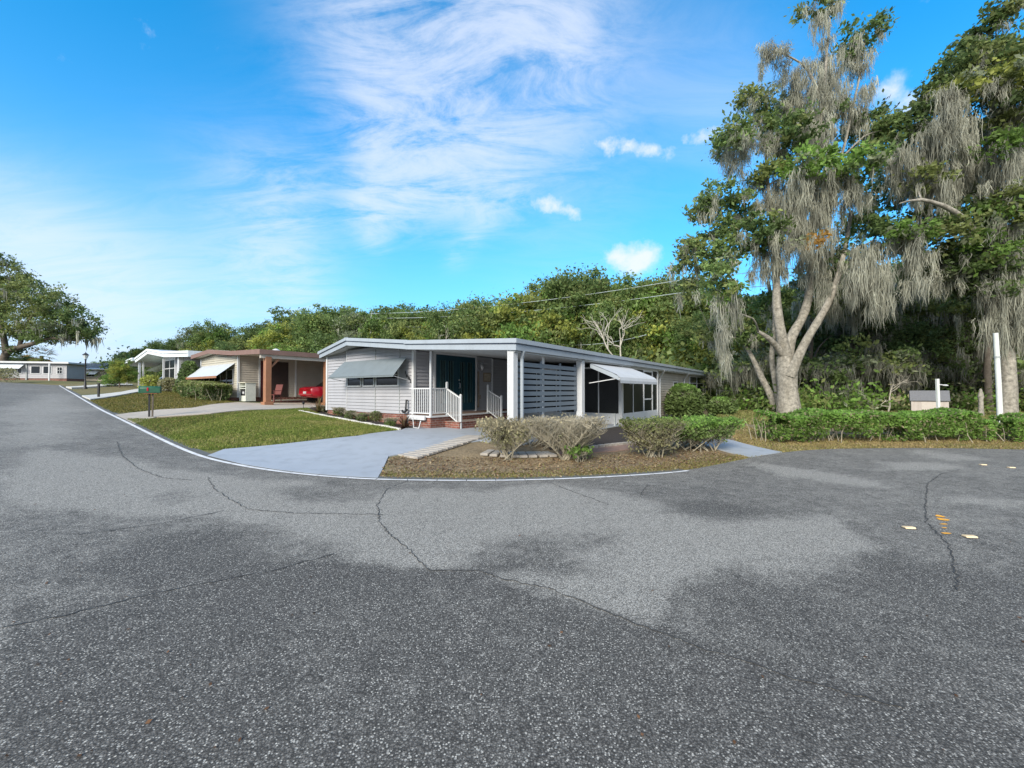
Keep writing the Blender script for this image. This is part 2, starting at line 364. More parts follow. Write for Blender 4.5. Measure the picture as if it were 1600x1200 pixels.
gn = fbm(xf, yf, .5, 4); gn2 = fbm(xf+50, yf, 2.0, 3)
lawn = msk(LAWN); near = msk(LAWN2, 1)+msk(LAWN3, 1)
cg = np.array([.10,.135,.02]); cy = np.array([.16,.135,.05]); cb = np.array([.25,.185,.115]); cd_ = np.array([.12,.088,.058]); cw = np.array([.085,.10,.03])
def mix(a, b, t): t = np.clip(t, 0, 1)[:, None]; return a*(1-t)+b*t
base = mix(np.tile(cy, (len(xf), 1)), np.tile(cw, (len(xf), 1)), (gn-.35)*3)          # rough mixed grass
base = mix(base, np.tile(cb, (len(xf), 1)), (gn2-.55)*3)
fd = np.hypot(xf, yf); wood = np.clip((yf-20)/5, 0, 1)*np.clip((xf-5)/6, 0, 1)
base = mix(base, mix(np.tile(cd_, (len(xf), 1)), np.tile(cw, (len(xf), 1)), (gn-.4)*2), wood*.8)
isl = np.maximum(msk(ISL, .5), msk(ISL2, .3)); bk = np.clip((xf-4)/3, 0, 1)*np.clip(1-(sf-3)/3, 0, 1)*(sf > -.5)
brown = mix(np.tile(cb, (len(xf), 1)), np.tile(cd_, (len(xf), 1)), (gn2-.45)*2.2); brown = mix(brown, np.tile(cy, (len(xf), 1)), (.62-sf)*1.6)
base = mix(base, brown, np.maximum(isl, bk)*.85)
base = mix(base, np.tile([.15,.125,.045], (len(xf), 1)), near*.8)
base = mix(base, mix(np.tile(cg, (len(xf), 1)), np.tile([.15,.165,.035], (len(xf), 1)), (gn-.45)*3), lawn)
nx, ny = len(ax_), len(ay_); idx = np.arange(nx*ny).reshape(ny, nx)
Fq = np.stack([idx[:-1,:-1].ravel(), idx[:-1,1:].ravel(), idx[1:,1:].ravel(), idx[1:,:-1].ravel()], 1)
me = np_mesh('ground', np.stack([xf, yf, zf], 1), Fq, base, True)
m, t, n, l, p = newmat('soil_and_grass'); a = n.new('ShaderNodeAttribute'); a.attribute_name = 'Col'; tcn = n.new('ShaderNodeTexCoord')
def noise_scale(n, l, vec, col, scales, lo, hi):
    out = col
    for s_, v_ in scales:
        x = n.new('ShaderNodeTexNoise'); x.inputs['Scale'].default_value = s_; x.inputs['Detail'].default_value = 5; x.inputs['Roughness'].default_value = .7; l.new(vec, x.inputs['Vector'])
        r = n.new('ShaderNodeMapRange'); l.new(x.outputs[0], r.inputs[0]); r.inputs[1].default_value = .3; r.inputs[2].default_value = .7; r.inputs[3].default_value = 1-v_; r.inputs[4].default_value = 1+v_
        s = n.new('ShaderNodeVectorMath'); s.operation = 'SCALE'; l.new(out, s.inputs[0]); l.new(r.outputs[0], s.inputs[3]); out = s.outputs[0]
    return out
GROUNDMAT=1; l.new(noise_scale(n, l, tcn.outputs['Object'], a.outputs['Color'], [(1.5,.2),(14,.35),(60,.35)], 0, 0), p.inputs['Base Color']); p.inputs['Roughness'].default_value = .95
x = n.new('ShaderNodeTexNoise'); x.inputs['Scale'].default_value = 30; x.inputs['Detail'].default_value = 6; l.new(tcn.outputs['Object'], x.inputs['Vector'])
bb = n.new('ShaderNodeBump'); bb.inputs['Strength'].default_value = .8; bb.inputs['Distance'].default_value = .04; l.new(x.outputs[0], bb.inputs['Height']); l.new(bb.outputs[0], p.inputs['Normal'])
gob = linkm('ground', me, m); gob['kind'] = 'structure'; M['soil'] = m

# ------------------------------------------------------------------ road
angs_pts = resample(np.vstack([LOOPS, LOOPS[:1]]), .22)[:-1]
far_ = np.hypot(angs_pts[:,0], angs_pts[:,1]); keep = [0]
for i in range(1, len(angs_pts)):
    if np.linalg.norm(angs_pts[i]-angs_pts[keep[-1]]) > max(.1, far_[i]*.016): keep.append(i)
PB = angs_pts[keep]; fr = np.concatenate([np.linspace(0, .75, 80)[1:], np.linspace(.75, 1, 50)[1:]])
V = [np.zeros((1, 2))] + [PB*f_ for f_ in fr]; V = np.vstack(V)
rz_ = g(V[:,0]) + .012
def pm(lst, soft=.4, warp=.5):
    P = [hit(u, v, lambda x, y: g(x)) for u, v in lst]; wx = V[:,0]+warp*(fbm(V[:,0], V[:,1], .9, 4)-.5)*2; wy = V[:,1]+warp*(fbm(V[:,0]+31, V[:,1]+7, .9, 4)-.5)*2
    ins = inpoly(wx, wy, P); d = pdist(wx, wy, P); return np.clip(.5+np.where(ins, d, -d)/soft, 0, 1)
wear = .44 + .22*(fbm(V[:,0], V[:,1], .35, 4)-.5)
wear = wear + .42*pm([(0,735),(60,700),(210,720),(330,745),(600,765),(760,765),(860,755),(960,775),(1170,810),(1290,810),(1370,850),(1340,880),(1200,900),(1120,880),(1050,890),(990,900),(880,880),(760,895),(640,890),(560,860),(430,830),(300,800),(120,800),(0,790)], .35, .35)
wear = wear + .25*pm([(1050,905),(1170,870),(1340,850),(1300,820),(1190,815),(1080,835),(960,850),(760,905),(880,945),(1010,985),(1040,960)], .10, .06)
wear = wear - .42*pm([(720,870),(860,835),(980,835),(1000,880),(880,905),(760,905)], .35, .25)
wear = wear - .40*pm([(400,765),(520,755),(600,770),(590,785),(480,790)], .3, .2) - .35*pm([(200,775),(290,765),(330,775),(280,790)], .3, .2) - .35*pm([(1020,800),(1110,785),(1180,800),(1150,820)], .3, .2)
wear = wear - .3*pm([(230,850),(330,835),(400,880),(520,870),(600,895),(560,930),(100,900)], .4, .3)
wear = wear + .35*pm([(0,640),(90,615),(130,640),(110,690),(0,700)], 1.2, .6)
wear = wear + .5*pm([(1170,722),(1260,735),(1350,748),(1405,766),(1330,760),(1220,745)], .3, .25) + .45*pm([(1390,724),(1480,726),(1500,733),(1400,736)], .3, .25) + .3*pm([(1430,703),(1540,718),(1500,722),(1420,710)], .3, .2) + .3*pm([(1480,775),(1600,783),(1600,800),(1490,785)], .3, .2)
wear = wear - .26*pm([(0,985),(200,945),(460,880),(660,890),(745,895),(880,930),(1060,990),(1300,1060),(1500,1110),(1600,1130),(1600,1500),(0,1500)], .07, .02)
wear = wear - .2*pm([(1060,900),(1400,870),(1600,900),(1600,1100),(1300,1050),(1040,980)], .5, .3)
wear = np.clip(wear, 0, 1)
m0 = len(PB); Fr = []
for k in range(len(fr)-1):
    b0 = 1+k*m0; i = np.arange(m0); j = (i+1) % m0; Fr.append(np.stack([b0+i, b0+m0+i, b0+m0+j, b0+j], 1))
i = np.arange(m0); j = (i+1) % m0
Fr = np.vstack(Fr); 
me = np_mesh('road', np.column_stack([V, rz_]), Fr, np.stack([wear]*3, 1), True)
# close the small fan round the centre
bm = bmesh.new(); bm.from_mesh(me); bm.verts.ensure_lookup_table()
for a_, b_ in zip(i, j): bm.faces.new((bm.verts[0], bm.verts[1+int(a_)], bm.verts[1+int(b_)]))
bmesh.ops.recalc_face_normals(bm, faces=bm.faces); bm.to_mesh(me); bm.free()
if me.polygons[0].normal.z < 0: me.flip_normals()
m, t, n, l, p = newmat('worn_asphalt'); a = n.new('ShaderNodeAttribute'); a.attribute_name = 'Col'; tcn = n.new('ShaderNodeTexCoord'); ob = tcn.outputs['Object']
def node(t_, **k):
    x = n.new(t_)
    for q, w in k.items(): x.inputs[q].default_value = w
    return x
v1 = node('ShaderNodeTexVoronoi', Scale=100.0); l.new(ob, v1.inputs['Vector'])
v2 = node('ShaderNodeTexVoronoi', Scale=210.0); l.new(ob, v2.inputs['Vector'])
def mr(src, a0, a1, b0, b1, smooth=False):
    x = n.new('ShaderNodeMapRange')
    if smooth: x.interpolation_type = 'SMOOTHSTEP'
    l.new(src, x.inputs[0]); x.inputs[1].default_value=a0; x.inputs[2].default_value=a1; x.inputs[3].default_value=b0; x.inputs[4].default_value=b1; return x.outputs[0]
def mm(op, a_, b_):
    x = n.new('ShaderNodeMath'); x.operation = op
    for i_, q in enumerate((a_, b_)):
        if isinstance(q, (int, float)): x.inputs[i_].default_value = q
        else: l.new(q, x.inputs[i_])
    return x.outputs[0]
def mixc(f_, a_, b_):
    x = n.new('ShaderNodeMix'); x.data_type = 'RGBA'
    if isinstance(f_, (int, float)): x.inputs[0].default_value = f_
    else: l.new(f_, x.inputs[0])
    for i_, q in ((6, a_), (7, b_)):
        if isinstance(q, tuple): x.inputs[i_].default_value = (*q, 1)
        else: l.new(q, x.inputs[i_])
    return x.outputs[2]
sR = n.new('ShaderNodeSeparateColor'); l.new(a.outputs['Color'], sR.inputs[0]); w_ = sR.outputs[0]
nz = node('ShaderNodeTexNoise', Scale=6.0, Detail=8.0, Roughness=.75); l.new(ob, nz.inputs['Vector'])
nz2 = node('ShaderNodeTexNoise', Scale=1.3, Detail=6.0, Roughness=.7); l.new(ob, nz2.inputs['Vector'])
w2 = mr(mm('ADD', mm('ADD', w_, mr(nz.outputs[0], .3, .7, -.22, .22)), mr(nz2.outputs[0], .3, .7, -.12, .12)), .14, .86, 0, 1, True)
basec = mixc(w2, (.124,.118,.108), (.350,.333,.298))
s1 = n.new('ShaderNodeSeparateColor'); l.new(v1.outputs['Color'], s1.inputs[0]); s2 = n.new('ShaderNodeSeparateColor'); l.new(v2.outputs['Color'], s2.inputs[0])
v3 = node('ShaderNodeTexVoronoi', Scale=62.0); l.new(ob, v3.inputs['Vector']); s3 = n.new('ShaderNodeSeparateColor'); l.new(v3.outputs['Color'], s3.inputs[0])
edge = mr(v1.outputs['Distance'], .35, .62, 1, .45)
cell = mm('MULTIPLY', mm('MULTIPLY', mr(s1.outputs[0], 0, 1, .62, 1.42), mr(s2.outputs[0], 0, 1, .75, 1.25)), edge)
st1 = mm('MULTIPLY', mr(s1.outputs[1], .80, .86, 0, 1), mr(v1.outputs['Distance'], .32, .52, 1, 0)); st3 = mm('MULTIPLY', mr(s3.outputs[0], .90, .93, 0, 1), mr(v3.outputs['Distance'], .25, .45, 1, 0))
nf = node('ShaderNodeTexNoise', Scale=260.0, Detail=3.0); l.new(ob, nf.inputs['Vector'])
sc0 = n.new('ShaderNodeVectorMath'); sc0.operation = 'SCALE'; l.new(basec, sc0.inputs[0]); l.new(cell, sc0.inputs[3])
stonec = mixc(s1.outputs[2], (.32,.31,.28), (.62,.595,.53))
c = mixc(mm('MULTIPLY', mm('MAXIMUM', st1, st3), .8), sc0.outputs[0], stonec)
sc_ = n.new('ShaderNodeVectorMath'); sc_.operation = 'SCALE'; l.new(c, sc_.inputs[0]); l.new(mr(nf.outputs[0], .3, .7, .78, 1.22), sc_.inputs[3]); l.new(sc_.outputs[0], p.inputs['Base Color'])
p.inputs['Roughness'].default_value = .88; p.inputs['Specular IOR Level'].default_value = .3
bb = n.new('ShaderNodeBump'); bb.inputs['Strength'].default_value = .55; bb.inputs['Distance'].default_value = .004; l.new(mm('ADD', v1.outputs['Distance'], nf.outputs[0]), bb.inputs['Height']); l.new(bb.outputs[0], p.inputs['Normal'])
rob = linkm('road', me, m); rob['kind'] = 'structure'; M['asphalt'] = m
def rzz(x, y): return float(g(x))
# ribbon laid on a height function
def ribbon(name, pts, width, zf_, matl, step=.25, jitter=0, kind='structure', flat=0.0):
    P = resample([tuple(q)[:2] for q in pts], step); rs = np.random.RandomState(3)
    if jitter: P = P + (rs.rand(*P.shape)-.5)*jitter
    Vv = []; n_ = len(P)
    for i in range(n_):
        d = P[min(i+1, n_-1)]-P[max(i-1, 0)]; d = d/ (np.linalg.norm(d)+1e-9); nn = np.array([-d[1], d[0]]); w = width*(1 if not jitter else .5+rs.rand())
        for s_ in (-.5, .5): q = P[i]+nn*w*s_; Vv.append((q[0], q[1], zf_(q[0], q[1])))
    Ff = [(2*i, 2*i+1, 2*i+3, 2*i+2) for i in range(n_-1)]
    me = bpy.data.meshes.new(name); me.from_pydata(Vv, [], Ff); me.update()
    if me.polygons and me.polygons[0].normal.z < 0: me.flip_normals()
    return me
roadz = lambda dz: (lambda x, y: rzz(x, y)+dz)
def gpts(lst): return [hit(u, v, lambda x, y: g(x)) for u, v in lst]
# white edge line: a low painted gutter strip that ends part way round the bend
line = ESM[: np.argmin(np.hypot(ESM[:,0]-EDGE[17][0], ESM[:,1]-EDGE[17][1]))+1]
mline = mat('worn_white_road_paint', (.66,.66,.66), .7, .12, 9, stain=.5)
lc = resample(line, .3); 
ns_ = np.array([[-(lc[min(i+1,len(lc)-1)]-lc[max(i-1,0)])[1], (lc[min(i+1,len(lc)-1)]-lc[max(i-1,0)])[0]] for i in range(len(lc))]); ns_ /= np.linalg.norm(ns_, axis=1)[:, None]+1e-9
lq = resample(lc - ns_*.10, .05); vs = []; fs = []; acc = 0
for k in range(len(lq)-1):
    a_, b_ = lq[k], lq[k+1]; d_ = b_-a_; L_ = np.linalg.norm(d_); d_ = d_/L_; nn_ = np.array([-d_[1], d_[0]])*.042; ga = .014 if k % 9 == 0 else 0; a2 = a_+d_*ga
    b0 = len(vs); vs += [(*(a2+nn_), rzz(*a2)+.022), (*(a2-nn_), rzz(*a2)+.022), (*(b_-nn_), rzz(*b_)+.022), (*(b_+nn_), rzz(*b_)+.022)]; fs.append((b0, b0+1, b0+2, b0+3))
me = bpy.data.meshes.new('edge_line'); me.from_pydata(vs, [], fs); me.update()
if me.polygons[0].normal.z < 0: me.flip_normals()
o = linkm('edge_line', me, mline); o['kind'] = 'structure'
mg = mat('grey_gutter_asphalt', (.10,.105,.10), .9, .2, 12)
o = linkm('gutter', ribbon('gutter', lc + ns_*.06, .16, roadz(.019), mg), mg); o['kind'] = 'structure'
mcr = mat('tar_crack', (.045,.045,.044), .9, .2, 20)
cr = [[(0,985),(100,965),(240,930),(330,912),(430,893),(520,868)],[(183,690),(190,712),(215,733),(255,748),(300,752)],[(325,748),(335,765),(365,785),(385,797),(450,803),(560,805),(600,806)],
      [(640,752),(605,765),(590,790),(592,815),(610,838),(640,862),(668,893),(745,893),(800,910),(860,922),(950,960),(1060,1003),(1180,1042),(1300,1080),(1420,1112)],
      [(1500,735),(1470,742),(1449,757),(1445,790),(1449,820),(1480,850),(1493,890),(1497,925)],[(860,755),(890,768),(930,782),(950,790)],[(120,838),(240,822),(350,800)],[(1012,760),(1000,775)]]
bmv = []; bmf = []
for c_ in cr:
    me = ribbon('c', gpts(c_), .010, roadz(.017), mcr, .04, .035); b0 = len(bmv); bmv += [tuple(v.co) for v in me.vertices]; bmf += [tuple(b0+k for k in q.vertices) for q in me.polygons]; bpy.data.meshes.remove(me)
me = bpy.data.meshes.new('road_cracks'); me.from_pydata(bmv, [], bmf); me.update(); o = linkm('road_cracks', me, mcr); o['kind'] = 'structure'

# ------------------------------------------------------------------ slabs and beds
def patch(name, poly, dz, matl, skirt=.12, step=.5, zfun=None, kind='structure'):
    zfun = zfun or Tz
    bm = bmesh.new(); vs = [bm.verts.new((x, y, 0)) for x, y in poly]; bm.faces.new(vs)
    xs = [q[0] for q in poly]; ys = [q[1] for q in poly]
    for k in np.arange(min(xs), max(xs), step): bmesh.ops.bisect_plane(bm, geom=bm.verts[:]+bm.edges[:]+bm.faces[:], plane_co=(k,0,0), plane_no=(1,0,0))
    for k in np.arange(min(ys), max(ys), step): bmesh.ops.bisect_plane(bm, geom=bm.verts[:]+bm.edges[:]+bm.faces[:], plane_co=(0,k,0), plane_no=(0,1,0))
    bmesh.ops.triangulate(bm, faces=[f_ for f_ in bm.faces if len(f_.verts) > 4])
    vv = bm.verts[:]; X = np.array([v.co.x for v in vv]); Y = np.array([v.co.y for v in vv]); Z = T(X, Y) if zfun is Tz else np.array([zfun(x_, y_) for x_, y_ in zip(X, Y)])
    for v, z in zip(vv, Z): v.co.z = z+dz
    bmesh.ops.recalc_face_normals(bm, faces=bm.faces)
    if bm.faces[:][0].normal.z < 0: bmesh.ops.reverse_faces(bm, faces=bm.faces)
    be = [e for e in bm.edges if e.is_boundary]; ret = bmesh.ops.extrude_edge_only(bm, edges=be)
    for v in [q for q in ret['geom'] if isinstance(q, bmesh.types.BMVert)]: v.co.z -= skirt
    me = bpy.data.meshes.new(name); bm.to_mesh(me); bm.free(); o = linkm(name, me, matl); 
    if kind: o['kind'] = kind
    return o
# main house frame: local x points to the right (outwards), local y runs back along the house
HO = Vector((0, 10.1, 0)); HA = -math.acos(.8)
def HW(x, y): return (.8*x+.6*y+HO.x, -.6*x+.8*y+HO.y)
M['drive'] = mat('blue_grey_painted_concrete', (.33,.36,.40), .6, .06, 1.2, stain=.28)
edge_seg = [(322,706),(380,727),(430,735),(480,741),(540,746),(590,748.2)]
drive = gpts([(324,713)]+edge_seg[1:]) + [G(607,714), G(680,701), G(750,690)] + [HW(.15,.05), HW(.15,7.0), HW(-4.95,7.0), HW(-4.95,1.0)] + [G(626,673), G(560,682), G(440,695), G(350,703)]
patch('driveway', drive, .022, M['drive'])
pth = [G(1171,715.2), G(1222,707), G(1150,692), HW(.0,11.5), HW(-.05,10.3), G(1095,690)]
patch('side_path', [G(1171,715), G(1222,707.2), G(1145,689), G(1105,681), G(1085,676), G(1060,683)], .022, M['drive'])
M['paver'] = mat('pale_weathered_pavers', (.36,.33,.29), .85, .25, 6, bump=.4)
M['mulch'] = mat('dark_mulch', (.028,.022,.02), .95, .6, 25, bump=1, bscale=60)
M['mulchred'] = mat('reddish_brick_path', (.25,.165,.13), .9, .2, 10, bump=.5)
patch('mulch_bed', [G(860,703), G(1000,692), G(1000,668), HW(.22,6.5), HW(.22,1.2), G(845,690)], .014, M['mulch'], .04)
patch('brick_path', [G(868,712), G(960,706), G(1010,700), G(1005,694), G(940,697), G(880,703)], .02, M['mulchred'], .05)
hb = [HW(-4.9,.75), G(665,668), G(627,672.5), G(560,660), G(505,649), G(470,642.5), G(492,636), HW(-10.55,1.0), HW(-8.8,.85), HW(-6.9,.8), HW(-5,.98)]
patch('flower_bed', hb, .016, M['mulch'], .04)
# neighbour drives
M['conc'] = mat('pinkish_old_concrete', (.42,.37,.31), .85, .1, 3, stain=.3); M['conc2'] = mat('white_concrete', (.50,.49,.46), .85, .08, 3, stain=.2)
d2 = gpts([(180,649),(210,663)]) + [G(244,652), G(330,646.5), G(470,639), G(515,634), HW(-12.2,8.0), HW(-20,8.0), HW(-17.0,1.2), G(372,629), G(300,638), G(245,641), G(200,646)]
patch('neighbour_drive', d2, .022, M['conc'])
patch('second_drive', [G(128,620), G(141,626), G(215,614), G(285,610.5), G(330,608), G(240,607), G(190,614)], .09, M['conc2'], .2)
patch('third_drive', [G(103,606), G(112,607.8), G(160,605), G(208,603), G(206,601.8), G(150,603)], .14, M['conc2'], .3)
# orange paint dabs
om = []
for (u, v, rx, ry) in ((1469,808.5,.045,.022),(1473,813.5,.06,.022),(1475,821,.045,.008),(1476,827,.03,.006),(1478,835.5,.05,.012)):
    x, y = hit(u, v, lambda a_, b_: g(a_)); om.append([(x+rx*math.cos(k)*(1+.25*math.sin(3*k+u)), y+ry*math.sin(k)*2.2*(1+.2*math.cos(2*k+v))) for k in np.linspace(0, 2*math.pi, 13)[:-1]])
vs = []; fs = []
for q in om: b0 = len(vs); vs += [(x, y, rzz(x, y)+.018) for x, y in q]; fs.append(tuple(range(b0, b0+len(q))))
me = bpy.data.meshes.new('orange_paint'); me.from_pydata(vs, [], fs); me.update(); o = linkm('orange_paint', me, M['orange']); o['kind'] = 'structure'

# raised reflectors
rl = [((1420,827), 'cream road reflector nearest the orange paint on its left side'), ((1515,841), 'cream road reflector at the right of the orange paint, nearest the camera'),
      ((1536,727.5), 'small far cream road reflector near the hedge, left of the two'), ((1580,732), 'small far cream road reflector near the right edge of the photo')]
for (u, v), lab in rl:
    x, y = hit(u, v, lambda a_, b_: g(a_)); r_ = empty('road_reflector', (x, y, .012), R(-8), lab, 'reflector', 'reflectors stuck on the asphalt'); r_.scale = (.72, .72, .9)
    MB().prism([(-.05,0),(.05,0),(.035,.018),(-.035,.018)], (-.075,0,.003), (0,1,0), (0,0,1), (1,0,0), .15).build('lens', M['marker'], r_, bevel=.003)
    B(-.085,.085,-.06,.06,0,.004).build('base', M['rubber'], r_)
# ------------------------------------------------------------------ main house
SKZ = .80                       # top of the brick skirt
def siding(mb, p0, p1, zb, zt0, zt1=None, h=.125, out=.022):
    """lap siding between plan points p0,p1 (outside on the right hand side of p0->p1); top may slope"""
    zt1 = zt0 if zt1 is None else zt1
    p0, p1 = Vector((p0[0], p0[1], 0)), Vector((p1[0], p1[1], 0)); d = (p1-p0).normalized(); nn = Vector((d.y, -d.x, 0)); Ln = (p1-p0).length
    z = zb
    while z < max(zt0, zt1)-.003:
        z1 = z+h; a, b = p0, p1
        # clip against the sloping top
        def top(t): return zt0+(zt1-zt0)*t
        ta, tb = 0, 1
        if top(0) < z+.01 and zt1 > zt0: ta = (z-zt0)/(zt1-zt0)
        if top(1) < z+.01 and zt0 > zt1: tb = (zt0-z)/(zt0-zt1)
        a = p0+(p1-p0)*max(0, ta); b = p0+(p1-p0)*min(1, tb)
        za, zb_ = max(z+.001, min(z1, top(max(0, ta)))), max(z+.001, min(z1, top(min(1, tb))))
        o = nn*out
        gz = z+.016 if min(za, zb_) > z+.03 else z; gi = nn*-.008
        mb.quad((*(a+o).xy, gz), (*(b+o).xy, gz), (*b.xy, zb_), (*a.xy, za)); mb.quad((*(a+gi).xy, gz), (*(b+gi).xy, gz), (*(b+o).xy, gz), (*(a+o).xy, gz)); mb.quad((*(a+gi).xy, z), (*(b+gi).xy, z), (*(b+gi).xy, gz), (*(a+gi).xy, gz))
        z = z1
    return mb
def windowpart(parent, p0, p1, z0, z1, cols=1, rows=1, fw=.05, depth=.05, frame=None, glass=None, name='window'):
    """window on the plan line p0->p1 (outside on the right), frame with one pane child per light"""
    p0, p1 = Vector((*p0, 0)), Vector((*p1, 0)); d = (p1-p0).normalized(); nn = Vector((d.y, -d.x, 0)); Ln = (p1-p0).length
    f_ = MB()
    def bx(a, b, za, zb, o0, o1, m_):
        pts = [p0+d*a+nn*o0, p0+d*b+nn*o0, p0+d*b+nn*o1, p0+d*a+nn*o1]; b0 = len(m_.v)
        m_.v += [(q.x, q.y, za) for q in pts]+[(q.x, q.y, zb) for q in pts]
        m_.f += [tuple(b0+i for i in q) for q in ((3,2,1,0),(4,5,6,7),(0,1,5,4),(1,2,6,5),(2,3,7,6),(3,0,4,7))]
    bx(0, fw, z0, z1, .016, depth, f_); bx(Ln-fw, Ln, z0, z1, .016, depth, f_); bx(fw, Ln-fw, z1-fw, z1, .016, depth, f_); bx(fw, Ln-fw, z0, z0+fw, .016, depth+.02, f_)
    cw_ = (Ln-2*fw)/cols; rh = (z1-z0-2*fw)/rows
    for c in range(1, cols): bx(fw+cw_*c-.022, fw+cw_*c+.022, z0+fw, z1-fw, .018, depth-.004, f_)
    for c in range(cols):
        for r in range(1, rows): bx(fw+cw_*c+(.022 if c else 0), fw+cw_*(c+1)-(.022 if c < cols-1 else 0), z0+fw+rh*r-.018, z0+fw+rh*r+.018, .018, depth-.008, f_)
    fo = f_.build(name, frame or M['white'], parent)
    gm = MB(); bx(fw, Ln-fw, z0+fw, z1-fw, .017, .026, gm); gm.build('pane', glass or M['glass'], fo)
    return fo
def downspout(parent, pts, m_, w=.075, name='downspout'):
    b = MB()
    for a, c in zip(pts[:-1], pts[1:]): b.bar(a, c, w, w*.8, up=(0,1,.01))
    return b.build(name, m_, parent, bevel=.008)

H = empty('mobile_home', HO, HA, 'long pale grey mobile home with teal front doors, carport and screened porch', 'house')
# brick skirt: its own strip, down into the ground
sk = MB()
def wallbox(mb, p0, p1, th, z0, z1):
    p0, p1 = Vector((*p0, 0)), Vector((*p1, 0)); d = (p1-p0).normalized(); nn = Vector((d.y, -d.x, 0)); q = [p0, p1, p1-nn*th, p0-nn*th]; b0 = len(mb.v)
    mb.v += [(a.x, a.y, z0) for a in q]+[(a.x, a.y, z1) for a in q]; mb.f += [tuple(b0+i for i in t_) for t_ in ((3,2,1,0),(4,5,6,7),(0,1,5,4),(1,2,6,5),(2,3,7,6),(3,0,4,7))]; return mb
FRONT = [(-10.54,1.08),(-8.82,1.08),(-8.82,.93),(-6.9,.90),(-5.6,.97),(-5.0,1.08)]
for a, b in zip(FRONT[:-1], FRONT[1:]): wallbox(sk, a, b, .15, -.1, SKZ-.002)
wallbox(sk, (-4.99,1.08), (-4.99,7.0), .15, -.1, SKZ-.003); wallbox(sk, (-10.54,23.2), (-10.54,1.08), .15, -.1, SKZ-.004)
sk.build('brick_skirt', M['brick'], H)
# vent openings in the skirt
vt = MB()
for k in range(5): vt.box(-7.42+k*.13, -7.34+k*.13, .885, .93, .68, .755)
vt.build('skirt_vent', M['dark'], H)
# roof profile along local x : underside z and thickness
PR = [(.12,2.62),(-4.2,2.92),(-7.8,3.30),(-10.95,3.02)]
def fy(x): return np.interp(-x, [-.2, 0, 7.8, 10.95], [-.02, 0, .31, .98])
BACKY = 23.6
rf = MB(); TH = .25
for (x0, z0), (x1, z1) in zip(PR[:-1], PR[1:]):
    y0, y1 = fy(x0)+.07, fy(x1)+.07; b0 = len(rf.v); e = .035
    x0i, x1i = (x0-e if x0 > 0 else x0), (x1+e if x1 < -10 else x1)
    rf.v += [(x0i,y0,z0+.02),(x1i,y1,z1+.02),(x1i,BACKY,z1+.02),(x0i,BACKY,z0+.02),(x0i,y0,z0+TH+.012),(x1i,y1,z1+TH+.012),(x1i,BACKY,z1+TH+.012),(x0i,BACKY,z0+TH+.012)]
    rf.f += [tuple(b0+i for i in q) for q in ((3,2,1,0),(4,5,6,7),(0,1,5,4),(1,2,6,5),(2,3,7,6),(3,0,4,7))]
roof = rf.build('roof', M['roof'], H)
so = MB()
for (x0, z0), (x1, z1) in zip(PR[:-1], PR[1:]):
    nseg = max(1, int(abs(x1-x0)/.31))
    for k in range(nseg):
        xa, xb = x0+(x1-x0)*k/nseg, x0+(x1-x0)*(k+1)/nseg; za, zb = z0+(z1-z0)*k/nseg, z0+(z1-z0)*(k+1)/nseg
        xa -= .035 if k or x0 < 0 else .06
        so.quad((xa+.03-.004, fy(xa)+.09, za+.004), (xb+.004, fy(xb)+.09, zb+.004), (xb+.004, BACKY-.05, zb+.004), (xa+.03-.004, BACKY-.05, za+.004))
        so.quad((xb+.03, fy(xb)+.09, zb+.012), (xb, fy(xb)+.09, zb+.012), (xb, BACKY-.05, zb+.012), (xb+.03, BACKY-.05, zb+.012))
so.build('soffit', M['soffit'], roof)
# stepped fascia: lower band, dark drip line, upper gutter lip
def fasc(name, offs, zlo, zhi, m_, th):
    f_ = MB()
    P = [(x, fy(x), z) for x, z in PR]
    segs = [(P[0], P[1]), (P[1], P[2]), (P[2], P[3]), ((.12, BACKY, 2.62), (.12, fy(.12), 2.62)), ((-10.95, fy(-10.95), 3.02), (-10.95, BACKY, 3.02)),]
    for a, b in segs:
        a, b = Vector(a), Vector(b); d = (b-a); d.z = 0; d.normalize(); nn = Vector((-d.y, d.x, 0)) if False else Vector((d.y, -d.x, 0))
        # outward normal: away from house centre
        mid = (a+b)/2; cen = Vector((-5, 12, mid.z)); 
        if nn.dot(mid-cen) < 0: nn = -nn
        o1 = nn*offs; o0 = nn*(offs-th); ext = d*offs
        q = [a-ext+o0, b+ext+o0, b+ext+o1, a-ext+o1]; b0 = len(f_.v)
        f_.v += [(c.x, c.y, c.z+zlo) for c in q]+[(c.x, c.y, c.z+zhi) for c in q]; f_.f += [tuple(b0+i for i in t_) for t_ in ((3,2,1,0),(4,5,6,7),(0,1,5,4),(1,2,6,5),(2,3,7,6),(3,0,4,7))]
    return f_.build(name, m_, roof)
fasc('fascia_board', .035, -.02, .125, M['fascia'], .035)
fasc('drip_edge', .05, .126, .150, M['fascia_dark'], .05)
fasc('gutter_lip', .085, .151, .262, M['fascia'], .085)
B(-7.9,-6.9,3.2,4.0,3.55,3.66).build('skylight', M['white'], roof, bevel=.02)
MB().lathe([(.05,0),(.05,.35),(.09,.36),(.09,.42)], (-2.4,19.5,3.0), 10).build('roof_vent', M['grey'], roof)
# walls
fw_ = MB()
def roofz(x): return float(np.interp(-x, [-p[0] for p in PR], [p[1] for p in PR]))
for a, b in zip(FRONT[:-1], FRONT[1:]):
    if abs(a[0]-b[0]) < .01: siding(fw_, a, b, SKZ, roofz(a[0])+.01, h=.12)
    else: siding(fw_, a, b, SKZ, roofz(a[0])+.01, roofz(b[0])+.01, h=.12)
